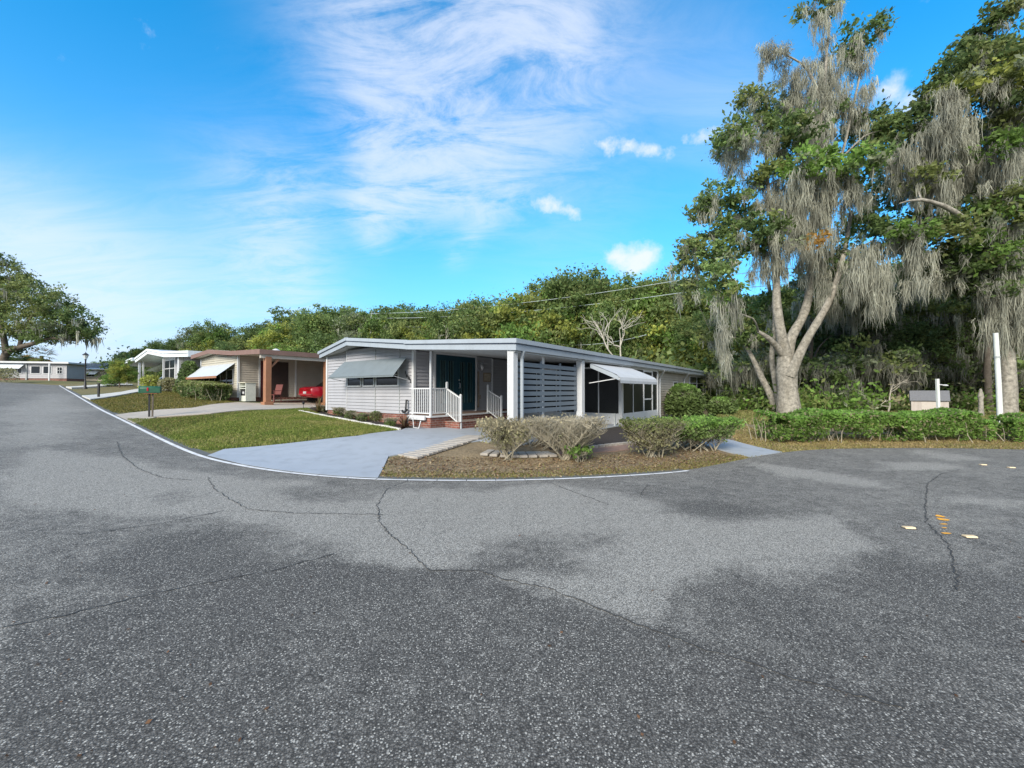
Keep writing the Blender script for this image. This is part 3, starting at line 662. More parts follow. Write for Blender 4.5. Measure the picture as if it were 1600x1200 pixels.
# solid backing
for a, b in zip(FRONT[:-1], FRONT[1:]): wallbox(fw_, (a[0], a[1]+.012), (b[0], b[1]+.012), .08, SKZ, min(roofz(a[0]), roofz(b[0])))
fw_.build('front_wall', M['siding'], H)
sw = MB(); siding(sw, (-4.985,1.08), (-4.985,5.25), SKZ, 2.99, h=.12); wallbox(sw, (-4.998,1.08), (-4.998,5.25), .1, SKZ, 2.98)
siding(sw, (-5.2,5.25), (-5.2,12.1), SKZ-.3, 2.99, h=.12); wallbox(sw, (-5.215,5.25), (-5.215,12.1), .1, .2, 2.98)
sw.build('entry_wall', M['siding'], H)
lw = MB(); siding(lw, (-10.54,23.2), (-10.54,1.08), SKZ, 3.05, h=.12); wallbox(lw, (-10.528,23.2), (-10.528,1.08), .1, SKZ, 3.03); lw.build('left_wall', M['siding'], H)
rw = MB(); siding(rw, (-.25,11.95), (-.25,22.6), .25, 2.66, h=.12); wallbox(rw, (-.263,11.95), (-.263,22.6), .1, -.3, 2.64); siding(rw, (-.263,22.6), (-10.54,22.6), .25, 2.66, h=.12)
siding(rw, (-5.2, 11.95), (-.25, 11.95), .25, 2.66, h=.12); wallbox(rw, (-5.2,11.963), (-.263,11.963), .1, -.3, 2.64)
rw.build('rear_room_wall', M['beige'], H)
for x, y in ((-10.54,1.08),(-5.0,1.08)): MB().box(x-.05, x+.05, y-.05, y+.05, SKZ, roofz(x)-.003).build('corner_trim', M['white'], H)
for q in ((-4.99,-4.95,5.2,5.28,SKZ,2.96),(-.3,-.22,11.9,11.98,.2,2.62),(-.3,-.22,22.55,22.64,.2,2.62)): B(*q).build('corner_trim', M['white'], H)
for x, y in ((-8.82,.93),(-6.9,.90),(-5.6,.97)): B(x-.012, x+.012, y-.03, y+.01, SKZ, roofz(x)-.003).build('panel_seam', M['grey'] if x>-8 else M['white'], H)
# front windows under the awning
def lerp2(a, b, x): t_ = (x-a[0])/(b[0]-a[0]); return (x, a[1]+(b[1]-a[1])*t_)
A_, B_, C_ = (-8.82,.93), (-6.9,.90), (-5.6,.97)
for x0, x1, (pa, pb) in ((-8.75,-7.78,(A_,B_)),(-7.68,-6.93,(A_,B_)),(-6.86,-5.62,(B_,C_))):
    windowpart(H, lerp2(pa, pb, x0), lerp2(pa, pb, x1), 1.76, 2.60, 1, 2)
# metal awning: corrugated sheet with side wings and arms
aw = MB(); n_ = 13; zt, zb = 2.72, 2.10
xl, xr = -8.95, -5.15
for k in range(n_):
    t0, t1 = k/n_, (k+1)/n_
    def row(t): return .90+(.30-.90)*t, zt+(zb-zt)*t
    (ya, za), (yb, zb2) = row(t0), row(t1)
    wl = .1*t0; wl1 = .1*t1
    aw.quad((xl-wl, ya-.03, za+.028), (xr+wl, ya-.03, za+.028), (xr+wl1, yb, zb2+.012), (xl-wl1, yb, zb2+.012))
    aw.quad((xl-wl1, yb, zb2+.012), (xr+wl1, yb, zb2+.012), (xr+wl1, yb-.03, zb2+.028), (xl-wl1, yb-.03, zb2+.028))
aw.bar((xl-.1,.285,2.095),(xr+.1,.285,2.095),.03,.05)
awn = aw.build('awning', M['awning'], H)
MB().bar((xr+.02,.92,1.98),(xr+.08,.32,2.09),.02,.02).build('awning_arm', M['white'], awn); MB().bar((xl-.02,.92,1.98),(xl-.08,.32,2.09),.02,.02).build('awning_arm', M['white'], awn)
# house number
def textmesh(txt, size, name, m_, parent, loc, rot, ext=.006):
    cu = bpy.data.curves.new('t', 'FONT'); cu.body = txt; cu.size = size; cu.extrude = ext; cu.align_x = 'CENTER'
    o = bpy.data.objects.new('t', cu); COL.objects.link(o); dg = bpy.context.evaluated_depsgraph_get(); me = bpy.data.meshes.new_from_object(o.evaluated_get(dg)); bpy.data.objects.remove(o)
    q = linkm(name, me, m_, parent); q.location = loc; q.rotation_euler = rot; return q
for k, ch in enumerate('1641'):
    textmesh(ch, .19, 'house_number', M['black'], H, (-5.31+.078*k, .97+.012*k, 2.17-.10*k), (R(90), 0, R(10)), .008)
# hose hanger at the corner
b = MB().tube([(-5.2,.98,1.28),(-5.2,.93,1.3),(-5.18,.9,1.1),(-5.2,.9,.95)],.03,8).tube([(-5.38,.9,.93),(-5.3,.88,.88),(-5.2,.9,.9),(-5.12,.9,.98)],.035,8)
b.build('hose_bracket', M['black'], H, smooth=True)
# porch deck, steps
dk = MB().box(-4.985,-3.9,.85,5.2,.1,.74).box(-3.898,-3.25,1.50,3.75,.1,.57); dk.build('porch_deck', M['brick'], H)
B(-4.985,-3.86,.81,5.2,.742,.80).build('deck_edge', M['white'], H, bevel=.008)
B(-4.98,-3.96,.95,5.15,.801,.806).build('deck_floor', mat('worn_deck_boards', (.20,.13,.10), .8, .2, 4), H)
B(-3.897,-3.23,1.48,3.77,.572,.60).build('step_tread', M['brick'], H)
B(-4.93,-4.05,.72,.80,.66,.79).build('white_step_board', M['white'], H, bevel=.01)
# double front door
dr_ = empty('double_door', (-4.985, 3.085, 0)); dr_.parent = H
f_ = MB().box(0,.06,-1.14,-1.06,.80,3.0).box(0,.06,1.06,1.14,.80,3.0).box(0,.06,-1.06,1.06,2.93,3.0); f_.build('door_frame', M['white'], dr_)
for s_ in (-1, 1):
    lf = MB().box(.01,.045,min(0,s_*1.055),max(0,s_*1.055),.86,2.925); leafp = lf.build('door_leaf', M['teal'], dr_, bevel=.003)
    for c_ in (.30,.72):
        B(.0455,.050,s_*c_-.13,s_*c_+.13,1.15,2.72).build('door_glass', M['glassdk'], leafp)
        mo = MB()
        for q in (-.13,.13,-.04,.05): mo.box(.0505,.060,s_*c_+q-.010,s_*c_+q+.010,1.15,2.72)
        mo.build('leaded_moulding', mat('teal_grey_lead', (.05,.12,.13), .4, .1, 5) if 'lead' not in M else M['lead'], leafp); 
    if s_ == 1: MB().tube([(.05,.12,1.9),(.11,.12,1.9),(.11,.12,1.72),(.05,.12,1.72)],.015,8).lathe([(.03,0),(.035,.02),(.02,.04)],(.075,.12,2.0),8).build('handle', M['chrome'], leafp, smooth=True)
# wall lamp and plaque
lp = MB().box(-4.972,-4.90,4.36,4.46,2.55,2.78).lathe([(.03,.0),(.08,.06),(.09,.2),(.05,.28),(.015,.33)],(-4.83,4.41,2.42),8); lp.build('wall_lamp', M['chrome'], H, smooth=True)
pq = B(-4.972,-4.945,4.65,5.12,1.98,2.36).build('wall_plaque', M['plaque'], H, bevel=.008)
B(-4.944,-4.940,4.69,5.08,2.02,2.32).build('plaque_face', mat('plaque_face', (.36,.31,.24), .6, .35, 20), pq)
MB().box(-4.97,-4.93,4.3,4.38,.95,2.4).box(-4.97,-4.9,4.33,4.43,1.28,1.44).build('meter_box', mat('brown_grey_box', (.22,.18,.14), .6, .2, 6), H)
# railings
def railing(p0, p1, h0, h1, hb0, hb1, n):
    r_ = MB(); p0, p1 = Vector((*p0,0)), Vector((*p1,0))
    r_.bar((p0.x,p0.y,h0),(p1.x,p1.y,h1),.045,.04).bar((p0.x,p0.y,hb0),(p1.x,p1.y,hb1),.035,.035)
    for k in range(1, n+1):
        t_ = k/(n+1); q = p0.lerp(p1, t_); r_.box(q.x-.011,q.x+.011,q.y-.011,q.y+.011,hb0+(hb1-hb0)*t_, h0+(h1-h0)*t_)
    return r_.build('railing', M['white'], H)
def rpost(x, y, z0, z1, w=.03):
    b = MB().box(x-w,x+w,y-w,y+w,z0,z1).lathe([(w*1.5,0),(w*1.5,.02),(w*.6,.05)],(x,y,z1),8); return b.build('railing_post', M['white'], H)
railing((-4.93,.86),(-3.93,.86),1.68,1.68,.88,.88,9)
railing((-3.9,.90),(-3.9,1.54),1.68,1.68,.88,.88,6)
MB().box(-3.93,-3.87,.83,.89,.80,2.88).build('thin_roof_post', M['white'], H)
rpost(-3.9,1.57,.80,1.86); rpost(-3.26,1.57,.33,1.45)
railing((-3.87,1.57),(-3.29,1.57),1.66,1.38,.86,.52,7)
rpost(-3.9,3.69,.80,1.80); rpost(-3.26,3.69,.33,1.40); railing((-3.87,3.69),(-3.29,3.69),1.62,1.34,.86,.52,6)
# carport posts
def fluted(x, y, w, z0, z1, name='roof_post'):
    b = MB().box(x-w+.012,x+w-.012,y-w+.012,y+w-.012,z0,z1)
    for k in range(-2, 3):
        c = k*w*.4
        b.box(x+c-w*.13,x+c+w*.13,y-w,y-w+.0115,z0,z1).box(x+c-w*.13,x+c+w*.13,y+w-.0115,y+w,z0,z1).box(x-w,x-w+.0115,y+c-w*.13,y+c+w*.13,z0,z1).box(x+w-.0115,x+w,y+c-w*.13,y+c+w*.13,z0,z1)
    return b.build(name, M['white'], H)
fluted(-.06,.10,.095,.2,2.615); fluted(-.02,3.66,.10,.2,2.615)
B(-.19,-.14,1.66,1.71,.2,2.61).build('thin_roof_post', M['white'], H)
# beams under the roof edge
B(-.14,.08,.02,BACKY-.2,2.56,2.618).build('roof_beam', M['soffit'], H)
# slatted privacy screen
ss = MB()
for k in range(9): ss.box(-.10,-.075,.32,3.52,1.02+k*.152,1.02+k*.152+.112)
for y in (.36,1.5,2.55,3.47): ss.box(-.135,-.102,y-.03,y+.03,.95,2.42)
ss.build('slat_screen', M['slat'], H)
downspout(H, [(.14,.30,2.60),(.06,.34,2.42),(.06,.34,.55),(.17,.34,.38),(.35,.34,.33)], M['fascia'])
downspout(H, [(.13,12.0,2.60),(-.1,12.2,2.3),(-.18,12.3,2.25),(-.18,12.3,.3)], M['white'])
downspout(H, [(.13,16.6,2.60),(-.1,16.8,2.35),(-.18,16.85,2.3),(-.18,16.85,.3)], M['white'])
# screened porch
PY = 7.0
kn = MB().box(-4.9,-.06,PY,PY+.06,.15,.69).box(-.06,0,PY,11.45,.15,.69); kn.build('porch_knee_wall', M['white'], H)
pf = MB()
def mull(x, y, w=.022): pf.box(x-w,x+w,y-w,y+w,.69,2.56)
for x in (-4.85,-3.9,-2.9,-1.93,-.96): mull(x, PY+.03)
pf.box(-.11,.03,PY-.03,PY+.11,.15,2.56)
for y in (8.27,9.5,10.70): mull(-.03, y)
pf.box(-.07,.01,11.36,11.46,.15,2.56)
pf.box(-4.85,-.11,PY+.01,PY+.05,2.50,2.56).box(-4.85,-.11,PY+.01,PY+.05,.691,.73).box(-.05,-.01,PY+.11,11.36,2.50,2.56).box(-.05,-.01,PY+.11,11.36,.691,.73)
pf.build('porch_frame', M['white'], H)
rl_ = MB()
for z in (1.17,1.66): rl_.box(-4.8,-.12,PY+.045,PY+.055,z,z+.02).box(-.045,-.035,PY+.12,9.48,z,z+.02)
rl_.build('porch_rail', mat('dull_grey_rail', (.12,.13,.13), .6, .1, 3), H)
for x0, x1 in ((-4.83,-3.92),(-3.88,-2.92),(-2.88,-1.95),(-1.91,-.98),(-.94,-.12)): B(x0,x1,PY+.028,PY+.034,.73,2.50).build('insect_screen', M['screen'], H)
for y0, y1 in ((PY+.12,8.245),(8.295,9.475),(10.725,11.35)): B(-.033,-.027,y0,y1,.73,2.50).build('insect_screen', M['screen'], H)
sd = MB().box(-.045,-.005,9.525,9.575,.5,2.5).box(-.045,-.005,10.625,10.675,.5,2.5).box(-.045,-.005,9.575,10.625,1.22,1.27).box(-.045,-.005,9.575,10.625,2.44,2.5).box(-.045,-.005,9.575,10.625,.5,.72)
sdo = sd.build('screen_door', M['white'], H); B(-.033,-.027,9.575,10.625,.72,2.44).build('insect_screen', M['screen'], sdo); B(-.0,.03,10.635,10.665,1.45,1.58).build('handle', M['black'], sdo)
B(-4.9,-.07,PY+.07,11.9,.3,.45).build('porch_floor', mat('grey_porch_floor', (.16,.16,.16), .8, .1, 3), H)
# things one can make out inside the porch
B(-.06,-.04,7.35,7.75,2.05,2.3).build('paper_notice', M['soffit'], H)
MB().box(-.0,.05,6.25,6.31,.3,.78).build('hose_bib', M['grey'], H)
# retractable canvas awning on the roof edge beside the porch
y0a, y1a = 4.12, 7.75
prof = [(.10,2.50),(.45,2.36),(.85,2.19),(1.0,2.12),(1.09,2.04),(1.12,1.94),(1.115,1.86)]
ca = MB()
for (xa, za), (xb, zb2) in zip(prof[:-1], prof[1:]):
    ca.quad((xa,y0a,za),(xa,y1a,za),(xb,y1a,zb2),(xb,y0a,zb2)); ca.quad((xa,y0a,za-.012),(xb,y0a,zb2-.012),(xb,y1a,zb2-.012),(xa,y1a,za-.012))
cao = ca.build('canvas_awning', M['canvas'], H, smooth=True)
for y in (y0a, y1a):
    MB().prism([(.10,2.485),(.85,2.175),(1.06,2.06),(1.10,1.93),(.98,1.98),(.80,2.06),(.10,2.36)], (0,y-.012,0), (1,0,0), (0,0,1), (0,1,0), .024).build('side_valance', M['fascia'], cao)
for y in (y0a+.02, y1a-.02): MB().bar((.05,y,1.86),(1.04,y,2.0),.025,.025).build('awning_arm', M['white'], cao)
MB().bar((1.07,y0a,1.99),(1.07,y1a,1.99),.05,.05).build('front_bar', M['white'], cao)
# windows of the rear room
windowpart(H, (-.25,14.75), (-.25,15.65), 1.30, 2.12, 1, 2)
windowpart(H, (-.25,18.2), (-.25,21.9), .86, 2.56, 2, 4, fw=.09)
# ------------------------------------------------------------------ cream neighbour house
NO = Vector((-14.9, 22.3, 0))
def NW(x, y): return (.8*x+.6*y+NO.x, -.6*x+.8*y+NO.y)
NB = empty('cream_house', NO, HA, 'cream mobile home with brown roof edge and brown-posted carport over the red car', 'house')
bz = 1.25; gz_ = .2
sk = MB(); wallbox(sk, (-5.8,0), (0,0), .15, gz_, bz-.003); wallbox(sk, (0,0), (0,14), .15, gz_, bz-.002); sk.build('brick_skirt', M['brick'], NB)
NP = [(3.6,3.40),(0,3.52),(-3.4,3.80),(-6.4,3.62)]
def nfy(x): return -.35
rfm = MB()
for (x0, z0), (x1, z1) in zip(NP[:-1], NP[1:]):
    b0 = len(rfm.v); rfm.v += [(x0,-.33,z0+.02),(x1,-.33,z1+.02),(x1,16,z1+.02),(x0,16,z0+.02),(x0,-.33,z0+.24),(x1,-.33,z1+.24),(x1,16,z1+.24),(x0,16,z0+.24)]
    rfm.f += [tuple(b0+i for i in q) for q in ((3,2,1,0),(4,5,6,7),(0,1,5,4),(1,2,6,5),(2,3,7,6),(3,0,4,7))]
nroof = rfm.build('roof', M['roof'], NB)
fm = MB(); fm2 = MB()
for (x0, z0), (x1, z1) in zip(NP[:-1], NP[1:]):
    fm.prism([(x0,z0),(x1,z1),(x1,z1+.235),(x0,z0+.235)], (0,-.40,0), (1,0,0), (0,0,1), (0,1,0), .07)
fm.box(3.6,3.66,-.40,16,3.40,3.635).box(-6.46,-6.4,-.40,16,3.62,3.855); fm.build('fascia_board', M['brownroof'], nroof)
B(3.40,3.56,-.30,15.5,3.22,3.398).build('roof_beam', M['beige'], nroof)
MB().lathe([(.25,0),(.25,.06),(.18,.18),(.05,.25)],(1.2,1.4,3.70),12).build('roof_vent', M['white'], nroof, smooth=True)
som = MB()
for (x0, z0), (x1, z1) in zip(NP[:-1], NP[1:]): som.quad((x0,-.32,z0+.012),(x1,-.32,z1+.012),(x1,15.9,z1+.012),(x0,15.9,z0+.012))
som.build('soffit', M['cream'], nroof)
nfw = MB(); siding(nfw, (-5.8,0), (-3.4,0), bz, 3.63, 3.8); siding(nfw, (-3.4,0), (0,0), bz, 3.8, 3.52); wallbox(nfw, (-5.8,.012), (0,.012), .1, bz, 3.55)
nfw.build('front_wall', M['cream'], NB)
nsw = MB(); siding(nsw, (0,0), (0,1.05), bz, 3.53); siding(nsw, (0,2.65), (0,14), bz, 3.53); wallbox(nsw, (-.012,0), (-.012,14), .1, bz, 3.52); nsw.box(-.6,-.02,1.05,2.65,bz+2.2,3.5)
nsw.build('side_wall', M['beige'], NB)
nlw = MB(); siding(nlw, (-5.8,14), (-5.8,0), bz-.5, 3.62); siding(nlw, (0,14), (-5.8,14), bz-.5, 3.5); nlw.build('left_wall', M['cream'], NB)
for q in ((-.04,.05,-.06,.04,bz,3.5),(-5.86,-5.76,-.06,.04,bz,3.6),(0,.05,1.0,1.08,bz,3.5),(0,.05,3.0,3.08,bz,3.5)): B(*q).build('corner_trim', M['white'], NB)
B(-.01,.03,1.62,2.60,1.25,3.30).build('door', mat('dark_brown_door', (.035,.022,.018), .5, .2, 4), NB)
B(-.01,.025,1.12,1.45,1.25,3.30).build('shutter', mat('dark_red_panel', (.09,.012,.014), .5, .2, 4), NB)
wn = windowpart(NB, (-5.3,0), (-.66,0), 1.98, 2.82, 5, 1)
naw = MB()
for k in range(8):
    t0, t1 = k/8, (k+1)/8; r0 = (-.03-.85*t0, 3.12-.72*t0); r1 = (-.03-.85*t1, 3.12-.72*t1)
    naw.quad((-5.6,r0[0],r0[1]+.02),(-.45,r0[0],r0[1]+.02),(-.45,r1[0],r1[1]),(-5.6,r1[0],r1[1])).quad((-5.6,r1[0],r1[1]),(-.45,r1[0],r1[1]),(-.45,r1[0],r1[1]+.02),(-5.6,r1[0],r1[1]+.02))
nao = naw.build('awning', mat('white_metal_awning', (.46,.49,.52), .5, .06, 3, stain=.2), NB)
B(-5.6,-.45,-.90,-.88,2.30,2.42).build('valance', M['brownwood'], nao)
for x, y in ((3.45,.05),(3.45,3.1),(3.45,9.0)):
    zb = Tz(*NW(x, y)); pb_ = MB().box(x-.14,x+.14,y-.14,y+.14,zb+.15,3.3).box(x-.22,x+.22,y-.22,y+.22,zb-.1,zb+.16); pb_.build('carport_post', M['brownwood'], NB, bevel=.015)
    MB().bar((x,y+.12,2.75),(x,y+.55,3.25),.08,.08).build('post_brace', M['brownwood'], NB)
MB().box(0,1.05,1.3,5.2,.7,1.04).box(1.06,1.4,1.6,2.9,.7,.92).build('porch_deck', M['brick'], NB); B(0,1.08,1.25,5.2,1.042,1.10).build('deck_edge', M['cream'], NB)
# ------------------------------------------------------------------ white-roofed house further up
TO = Vector((-26.9, 33.2, 0)); TB = empty('porch_house', TO, HA, 'white house with a gabled roof and glazed corner porch, behind the green mailbox', 'house')
tg = 1.5
def flatroof(par, P, y0, y1, th, m_, fm_, name='roof'):
    r_ = MB()
    for (x0, z0), (x1, z1) in zip(P[:-1], P[1:]):
        b0 = len(r_.v); r_.v += [(x0,y0,z0),(x1,y0,z1),(x1,y1,z1),(x0,y1,z0),(x0,y0,z0+th),(x1,y0,z1+th),(x1,y1,z1+th),(x0,y1,z0+th)]
        r_.f += [tuple(b0+i for i in q) for q in ((3,2,1,0),(4,5,6,7),(0,1,5,4),(1,2,6,5),(2,3,7,6),(3,0,4,7))]
    ro = r_.build(name, m_, par)
    f_ = MB()
    for (x0, z0), (x1, z1) in zip(P[:-1], P[1:]):
        f_.prism([(x0,z0-.03),(x1,z1-.03),(x1,z1+th*.5),(x0,z0+th*.5)], (0,y0-.06,0), (1,0,0), (0,0,1), (0,1,0), .058)
        f_.prism([(x0,z0+th*.62),(x1,z1+th*.62),(x1,z1+th+.02),(x0,z0+th+.02)], (0,y0-.12,0), (1,0,0), (0,0,1), (0,1,0), .118)
    f_.box(P[0][0],P[0][0]+.06,y0-.1,y1,P[0][1]-.03,P[0][1]+th+.02); f_.build('fascia_board', fm_, ro); return ro
mw = mat('white_gutter', (.72,.77,.80), .45, .05, 3, stain=.1)
flatroof(TB, [(6,4.05),(0,4.32),(-4.9,4.85),(-9.2,4.25)], -1.0, 16, .38, M['roof'], mw)
PT = [(-8.8,1.6),(-4.8,0),(-1.35,0)]
kn = MB()
for a, b in zip(PT[:-1], PT[1:]): wallbox(kn, a, b, .08, tg-.4, 2.50)
kn.build('porch_knee_wall', M['white'], TB)
pf = MB()
for a, b, n_ in ((PT[0],PT[1],5),(PT[1],PT[2],2)):
    for k in range(n_+1):
        x = a[0]+(b[0]-a[0])*k/n_; y = a[1]+(b[1]-a[1])*k/n_; w = .09 if k in (0, n_) else .035; pf.box(x-w,x+w,y-w+.05,y+w+.05,2.5,4.35)
    wallbox(pf, a, b, .09, 4.2, 4.6); wallbox(pf, (a[0],a[1]+.02), (b[0],b[1]+.02), .03, 3.5, 3.56)
pf.build('porch_frame', M['white'], TB)
for a, b in zip(PT[:-1], PT[1:]):
    gl = MB(); wallbox(gl, (a[0],a[1]+.05), (b[0],b[1]+.05), .01, 2.5, 4.2); gl.build('porch_glass', M['screen'], TB)
tw = MB(); siding(tw, (-1.3,0), (2.9,0), 1.6, 4.3); siding(tw, (2.9,0), (2.9,15), 1.6, 4.2); wallbox(tw, (-1.3,.02), (2.9,.02), .1, 1.4, 4.3); wallbox(tw, (2.88,.1), (2.88,15), .1, 1.4, 4.15); wallbox(tw, (-8.8,3.2), (-1.3,3.2), .1, 1.4, 4.3); tw.build('wall', M['siding'], TB)
windowpart(TB, (-.7,0), (1.3,0), 2.45, 3.75, 2, 3, fw=.07); windowpart(TB, (2.9,1.2), (2.9,3.6), 2.4, 3.8, 2, 1, fw=.07)
for x, y, w in ((-8.6,-.6,.06),(-1.6,-.7,.06),(2.5,-.6,.17)): B(x-w,x+w,y-w,y+w,1.0,4.25 if x > -8 else 4.35).build('roof_post', M['white'], TB)
ta = MB().quad((-8.6,1.4,4.05),(-5.0,-.06,4.05),(-5.5,-1.0,3.45),(-9.1,.5,3.45)).quad((-8.6,1.4,4.0),(-9.1,.5,3.4),(-5.5,-1.0,3.4),(-5.0,-.06,4.0)).quad((-9.1,.5,3.45),(-5.5,-1.0,3.45),(-5.5,-1.0,3.38),(-9.1,.5,3.38)); ta.build('awning', mat('pale_green_awning', (.46,.56,.50), .5, .05, 3), TB)
# open carport beyond
CO = Vector((-38.2, 42.0, 0)); CB = empty('white_carport', CO, HA, 'open white carport left of the glazed porch house with a blue car inside', 'carport')
flatroof(CB, [(2.8,4.55),(-3.2,4.25)], -1, 7, .25, M['roof'], mw)
for x, y in ((2.5,-.5),(-2.8,-.5),(2.5,6),(-2.8,6)): B(x-.08,x+.08,y-.08,y+.08,1.5,4.4).build('roof_post', M['white'], CB)
B(-2.9,2.6,6.5,6.6,1.5,4.3).build('back_wall', M['siding'], CB)

# ------------------------------------------------------------------ far houses
def simple_house(name, c, rz, L_, D_, zb, hw, label, wallm, roofm, pitch, wins, skirt=True, awn_=None, overh=.4):
    E = empty(name, (c[0], c[1], zb), rz, label, 'house')
    w = MB(); b_ = .45 if skirt else 0
    siding(w, (0,0), (L_,0), b_, hw, h=.2); siding(w, (L_,0), (L_,D_), b_, hw, h=.2); siding(w, (L_,D_), (0,D_), b_, hw, h=.2); siding(w, (0,D_), (0,0), b_, hw, h=.2)
    w.box(.02,L_-.02,.02,D_-.02,b_,hw)
    if pitch: w.prism([(0,hw),(D_,hw),(D_/2,hw+pitch-.05)], (.02,0,0), (0,1,0), (0,0,1), (1,0,0), L_-.04)
    w.build('wall', wallm, E)
    if skirt: B(.03,L_-.03,.03,D_-.03,-.6,b_-.002).build('brick_skirt', M['brick'], E)
    else: B(.03,L_-.03,.03,D_-.03,-.8,-.002).build('footing', wallm, E)
    r_ = MB(); o_ = overh
    if pitch:
        s_ = pitch/(D_/2); r_.prism([(-o_,hw-o_*s_),(D_/2,hw+pitch),(D_+o_,hw-o_*s_),(D_+o_,hw-o_*s_+.16),(D_/2,hw+pitch+.16),(-o_,hw-o_*s_+.16)], (-o_,0,0), (0,1,0), (0,0,1), (1,0,0), L_+2*o_)
        ro = r_.build('roof', roofm, E)
        B(-o_,L_+o_,-o_-.05,-o_,hw-o_*s_-.04,hw-o_*s_+.15).build('fascia_board', M['white'], ro)
    else:
        r_.box(-o_,L_+o_,-o_,D_+o_,hw+.01,hw+.2); ro = r_.build('roof', roofm, E); B(-o_-.05,L_+o_+.05,-o_-.06,-o_-.002,hw+.02,hw+.23).build('fascia_board', M['white'], ro)
    for (x0, x1, z0, z1, cols, rows) in wins: windowpart(E, (x0,0), (x1,0), z0, z1, cols, rows, fw=.07)
    for a in (awn_ or []):
        q = MB().prism([(0,a[2]),(-.7,a[2]-.55),(-.7,a[2]-.59),(0,a[2]-.04)], (a[0],-.03,0), (0,1,0), (0,0,1), (1,0,0), a[1]-a[0]); q.build('awning', mw, E)
    return E
z1_ = 2.72
A1 = simple_house('long_mobile_home', (-76.4, 46.2), R(14), 21.2, 3, z1_, 2.28, 'long low white mobile home with brick skirt at the far end of the road', M['siding'], M['roof'], 0,
   [(14.6,15.1,1.0,1.7,1,1),(15.4,16.1,1.0,1.7,1,1),(16.3,16.8,1.0,1.7,1,1),(17.6,18.6,1.0,2.0,1,1),(18.8,19.7,1.0,2.0,1,1),(20.2,20.8,1.0,1.9,2,2),(3.6,6.6,1.0,1.9,3,1),(9,11,1.0,1.9,2,1)], awn_=[(14.2,17.0,2.2)])
B(17.15,17.28,-.1,.0,.2,2.25).build('porch_post', M['grey'], A1); B(19.95,20.07,-.9,-.78,-.4,2.25).build('porch_post', M['white'], A1)
A2 = simple_house('grey_roofed_house', (-74.6, 66.0), R(0), 6.3, 8, 3.05, 1.95, 'small pale house with a grey shingle roof left of the street lamp', M['cream'], M['greyroof'], 1.2, [(3.6,5.8,.9,1.5,2,1)], skirt=False, awn_=[(3.4,6.0,1.7)])
A3 = simple_house('beige_block_house', (-68.2, 65.0), R(0), 9, 6, 3.0, 2.0, 'beige flat-roofed house with a white awning behind the street lamp', M['stucco'], M['roof'], .35, [(.6,2.4,.9,1.5,2,1),(3.6,4.7,.7,1.4,1,1),(5.0,6.0,.7,1.4,1,1)], skirt=False, awn_=[(.4,2.7,1.8)])
B(1.4,8,-2.6,-2.45,-.5,.45).build('low_wall', M['stucco'], A3)
# ------------------------------------------------------------------ small things
def zed(p): return Tz(p[0], p[1])
# mailbox
x, y = G(236, 652); mb_ = empty('mailbox', (x, y, zed((x, y))), R(-60), 'green plastic mailbox on two dark posts at the edge of the lawn', 'mailbox')
prof = [(-.12,0),(.12,0),(.12,.14)]+[(.12*math.cos(a), .14+.10*math.sin(a)) for a in np.linspace(.3, math.pi-.3, 6)]+[(-.12,.14)]
bd = MB().prism(prof, (0,-.30,.86), (1,0,0), (0,0,1), (0,1,0), .56); bd.build('box', M['green'], mb_, bevel=.008, smooth=True)
MB().prism([(i*1.05, j*1.03) for i, j in prof], (0,-.325,.858), (1,0,0), (0,0,1), (0,1,0), .03).build('door', mat('green_door', (.02,.12,.07), .5, .1, 5), mb_, bevel=.004)
B(.125,.135,-.1,-.06,.93,1.05).build('flag', M['red'], mb_); B(-.1,.1,-.2,.18,.83,.858).build('bracket', M['rust'], mb_)
B(-.03,.03,-.075,-.025,-.05,.83).build('post', M['black'], mb_); B(-.025,.025,.015,.06,-.05,.83).build('post', M['barkdk'], mb_)
# street lamp
x, y = at(133, 607, 36.0).xy; sl = empty('street_lamp', (x, y, zed((x, y))), 0, 'dark street lamp with a lantern head on the far lawn beside the road', 'lamp')
MB().lathe([(.16,0),(.16,.12),(.10,.2),(.075,.6),(.055,.65),(.05,2.55),(.09,2.6),(.05,2.66)],(0,0,-.02),12).build('pole', M['black'], sl, smooth=True)
MB().lathe([(.10,2.66),(.20,2.98)],(0,0,0),6).build('lantern_glass', mat('frosted_glass', (.55,.6,.6), .3, .05, 3), sl); MB().lathe([(.25,2.985),(.22,3.02),(.10,3.14),(.03,3.18),(.02,3.28)],(0,0,0),6).build('lamp_cap', M['black'], sl)
# roadside marker post
x, y = at(154, 619, 23.5).xy; mp_ = empty('marker_post', (x, y, zed((x, y))), 0, 'thin black post in the grass between the two far drives', 'post'); B(-.04,.04,-.04,.04,-.05,.84).build('post', M['black'], mp_); B(-.055,.055,-.055,.055,.84,.87).build('cap', M['black'], mp_)
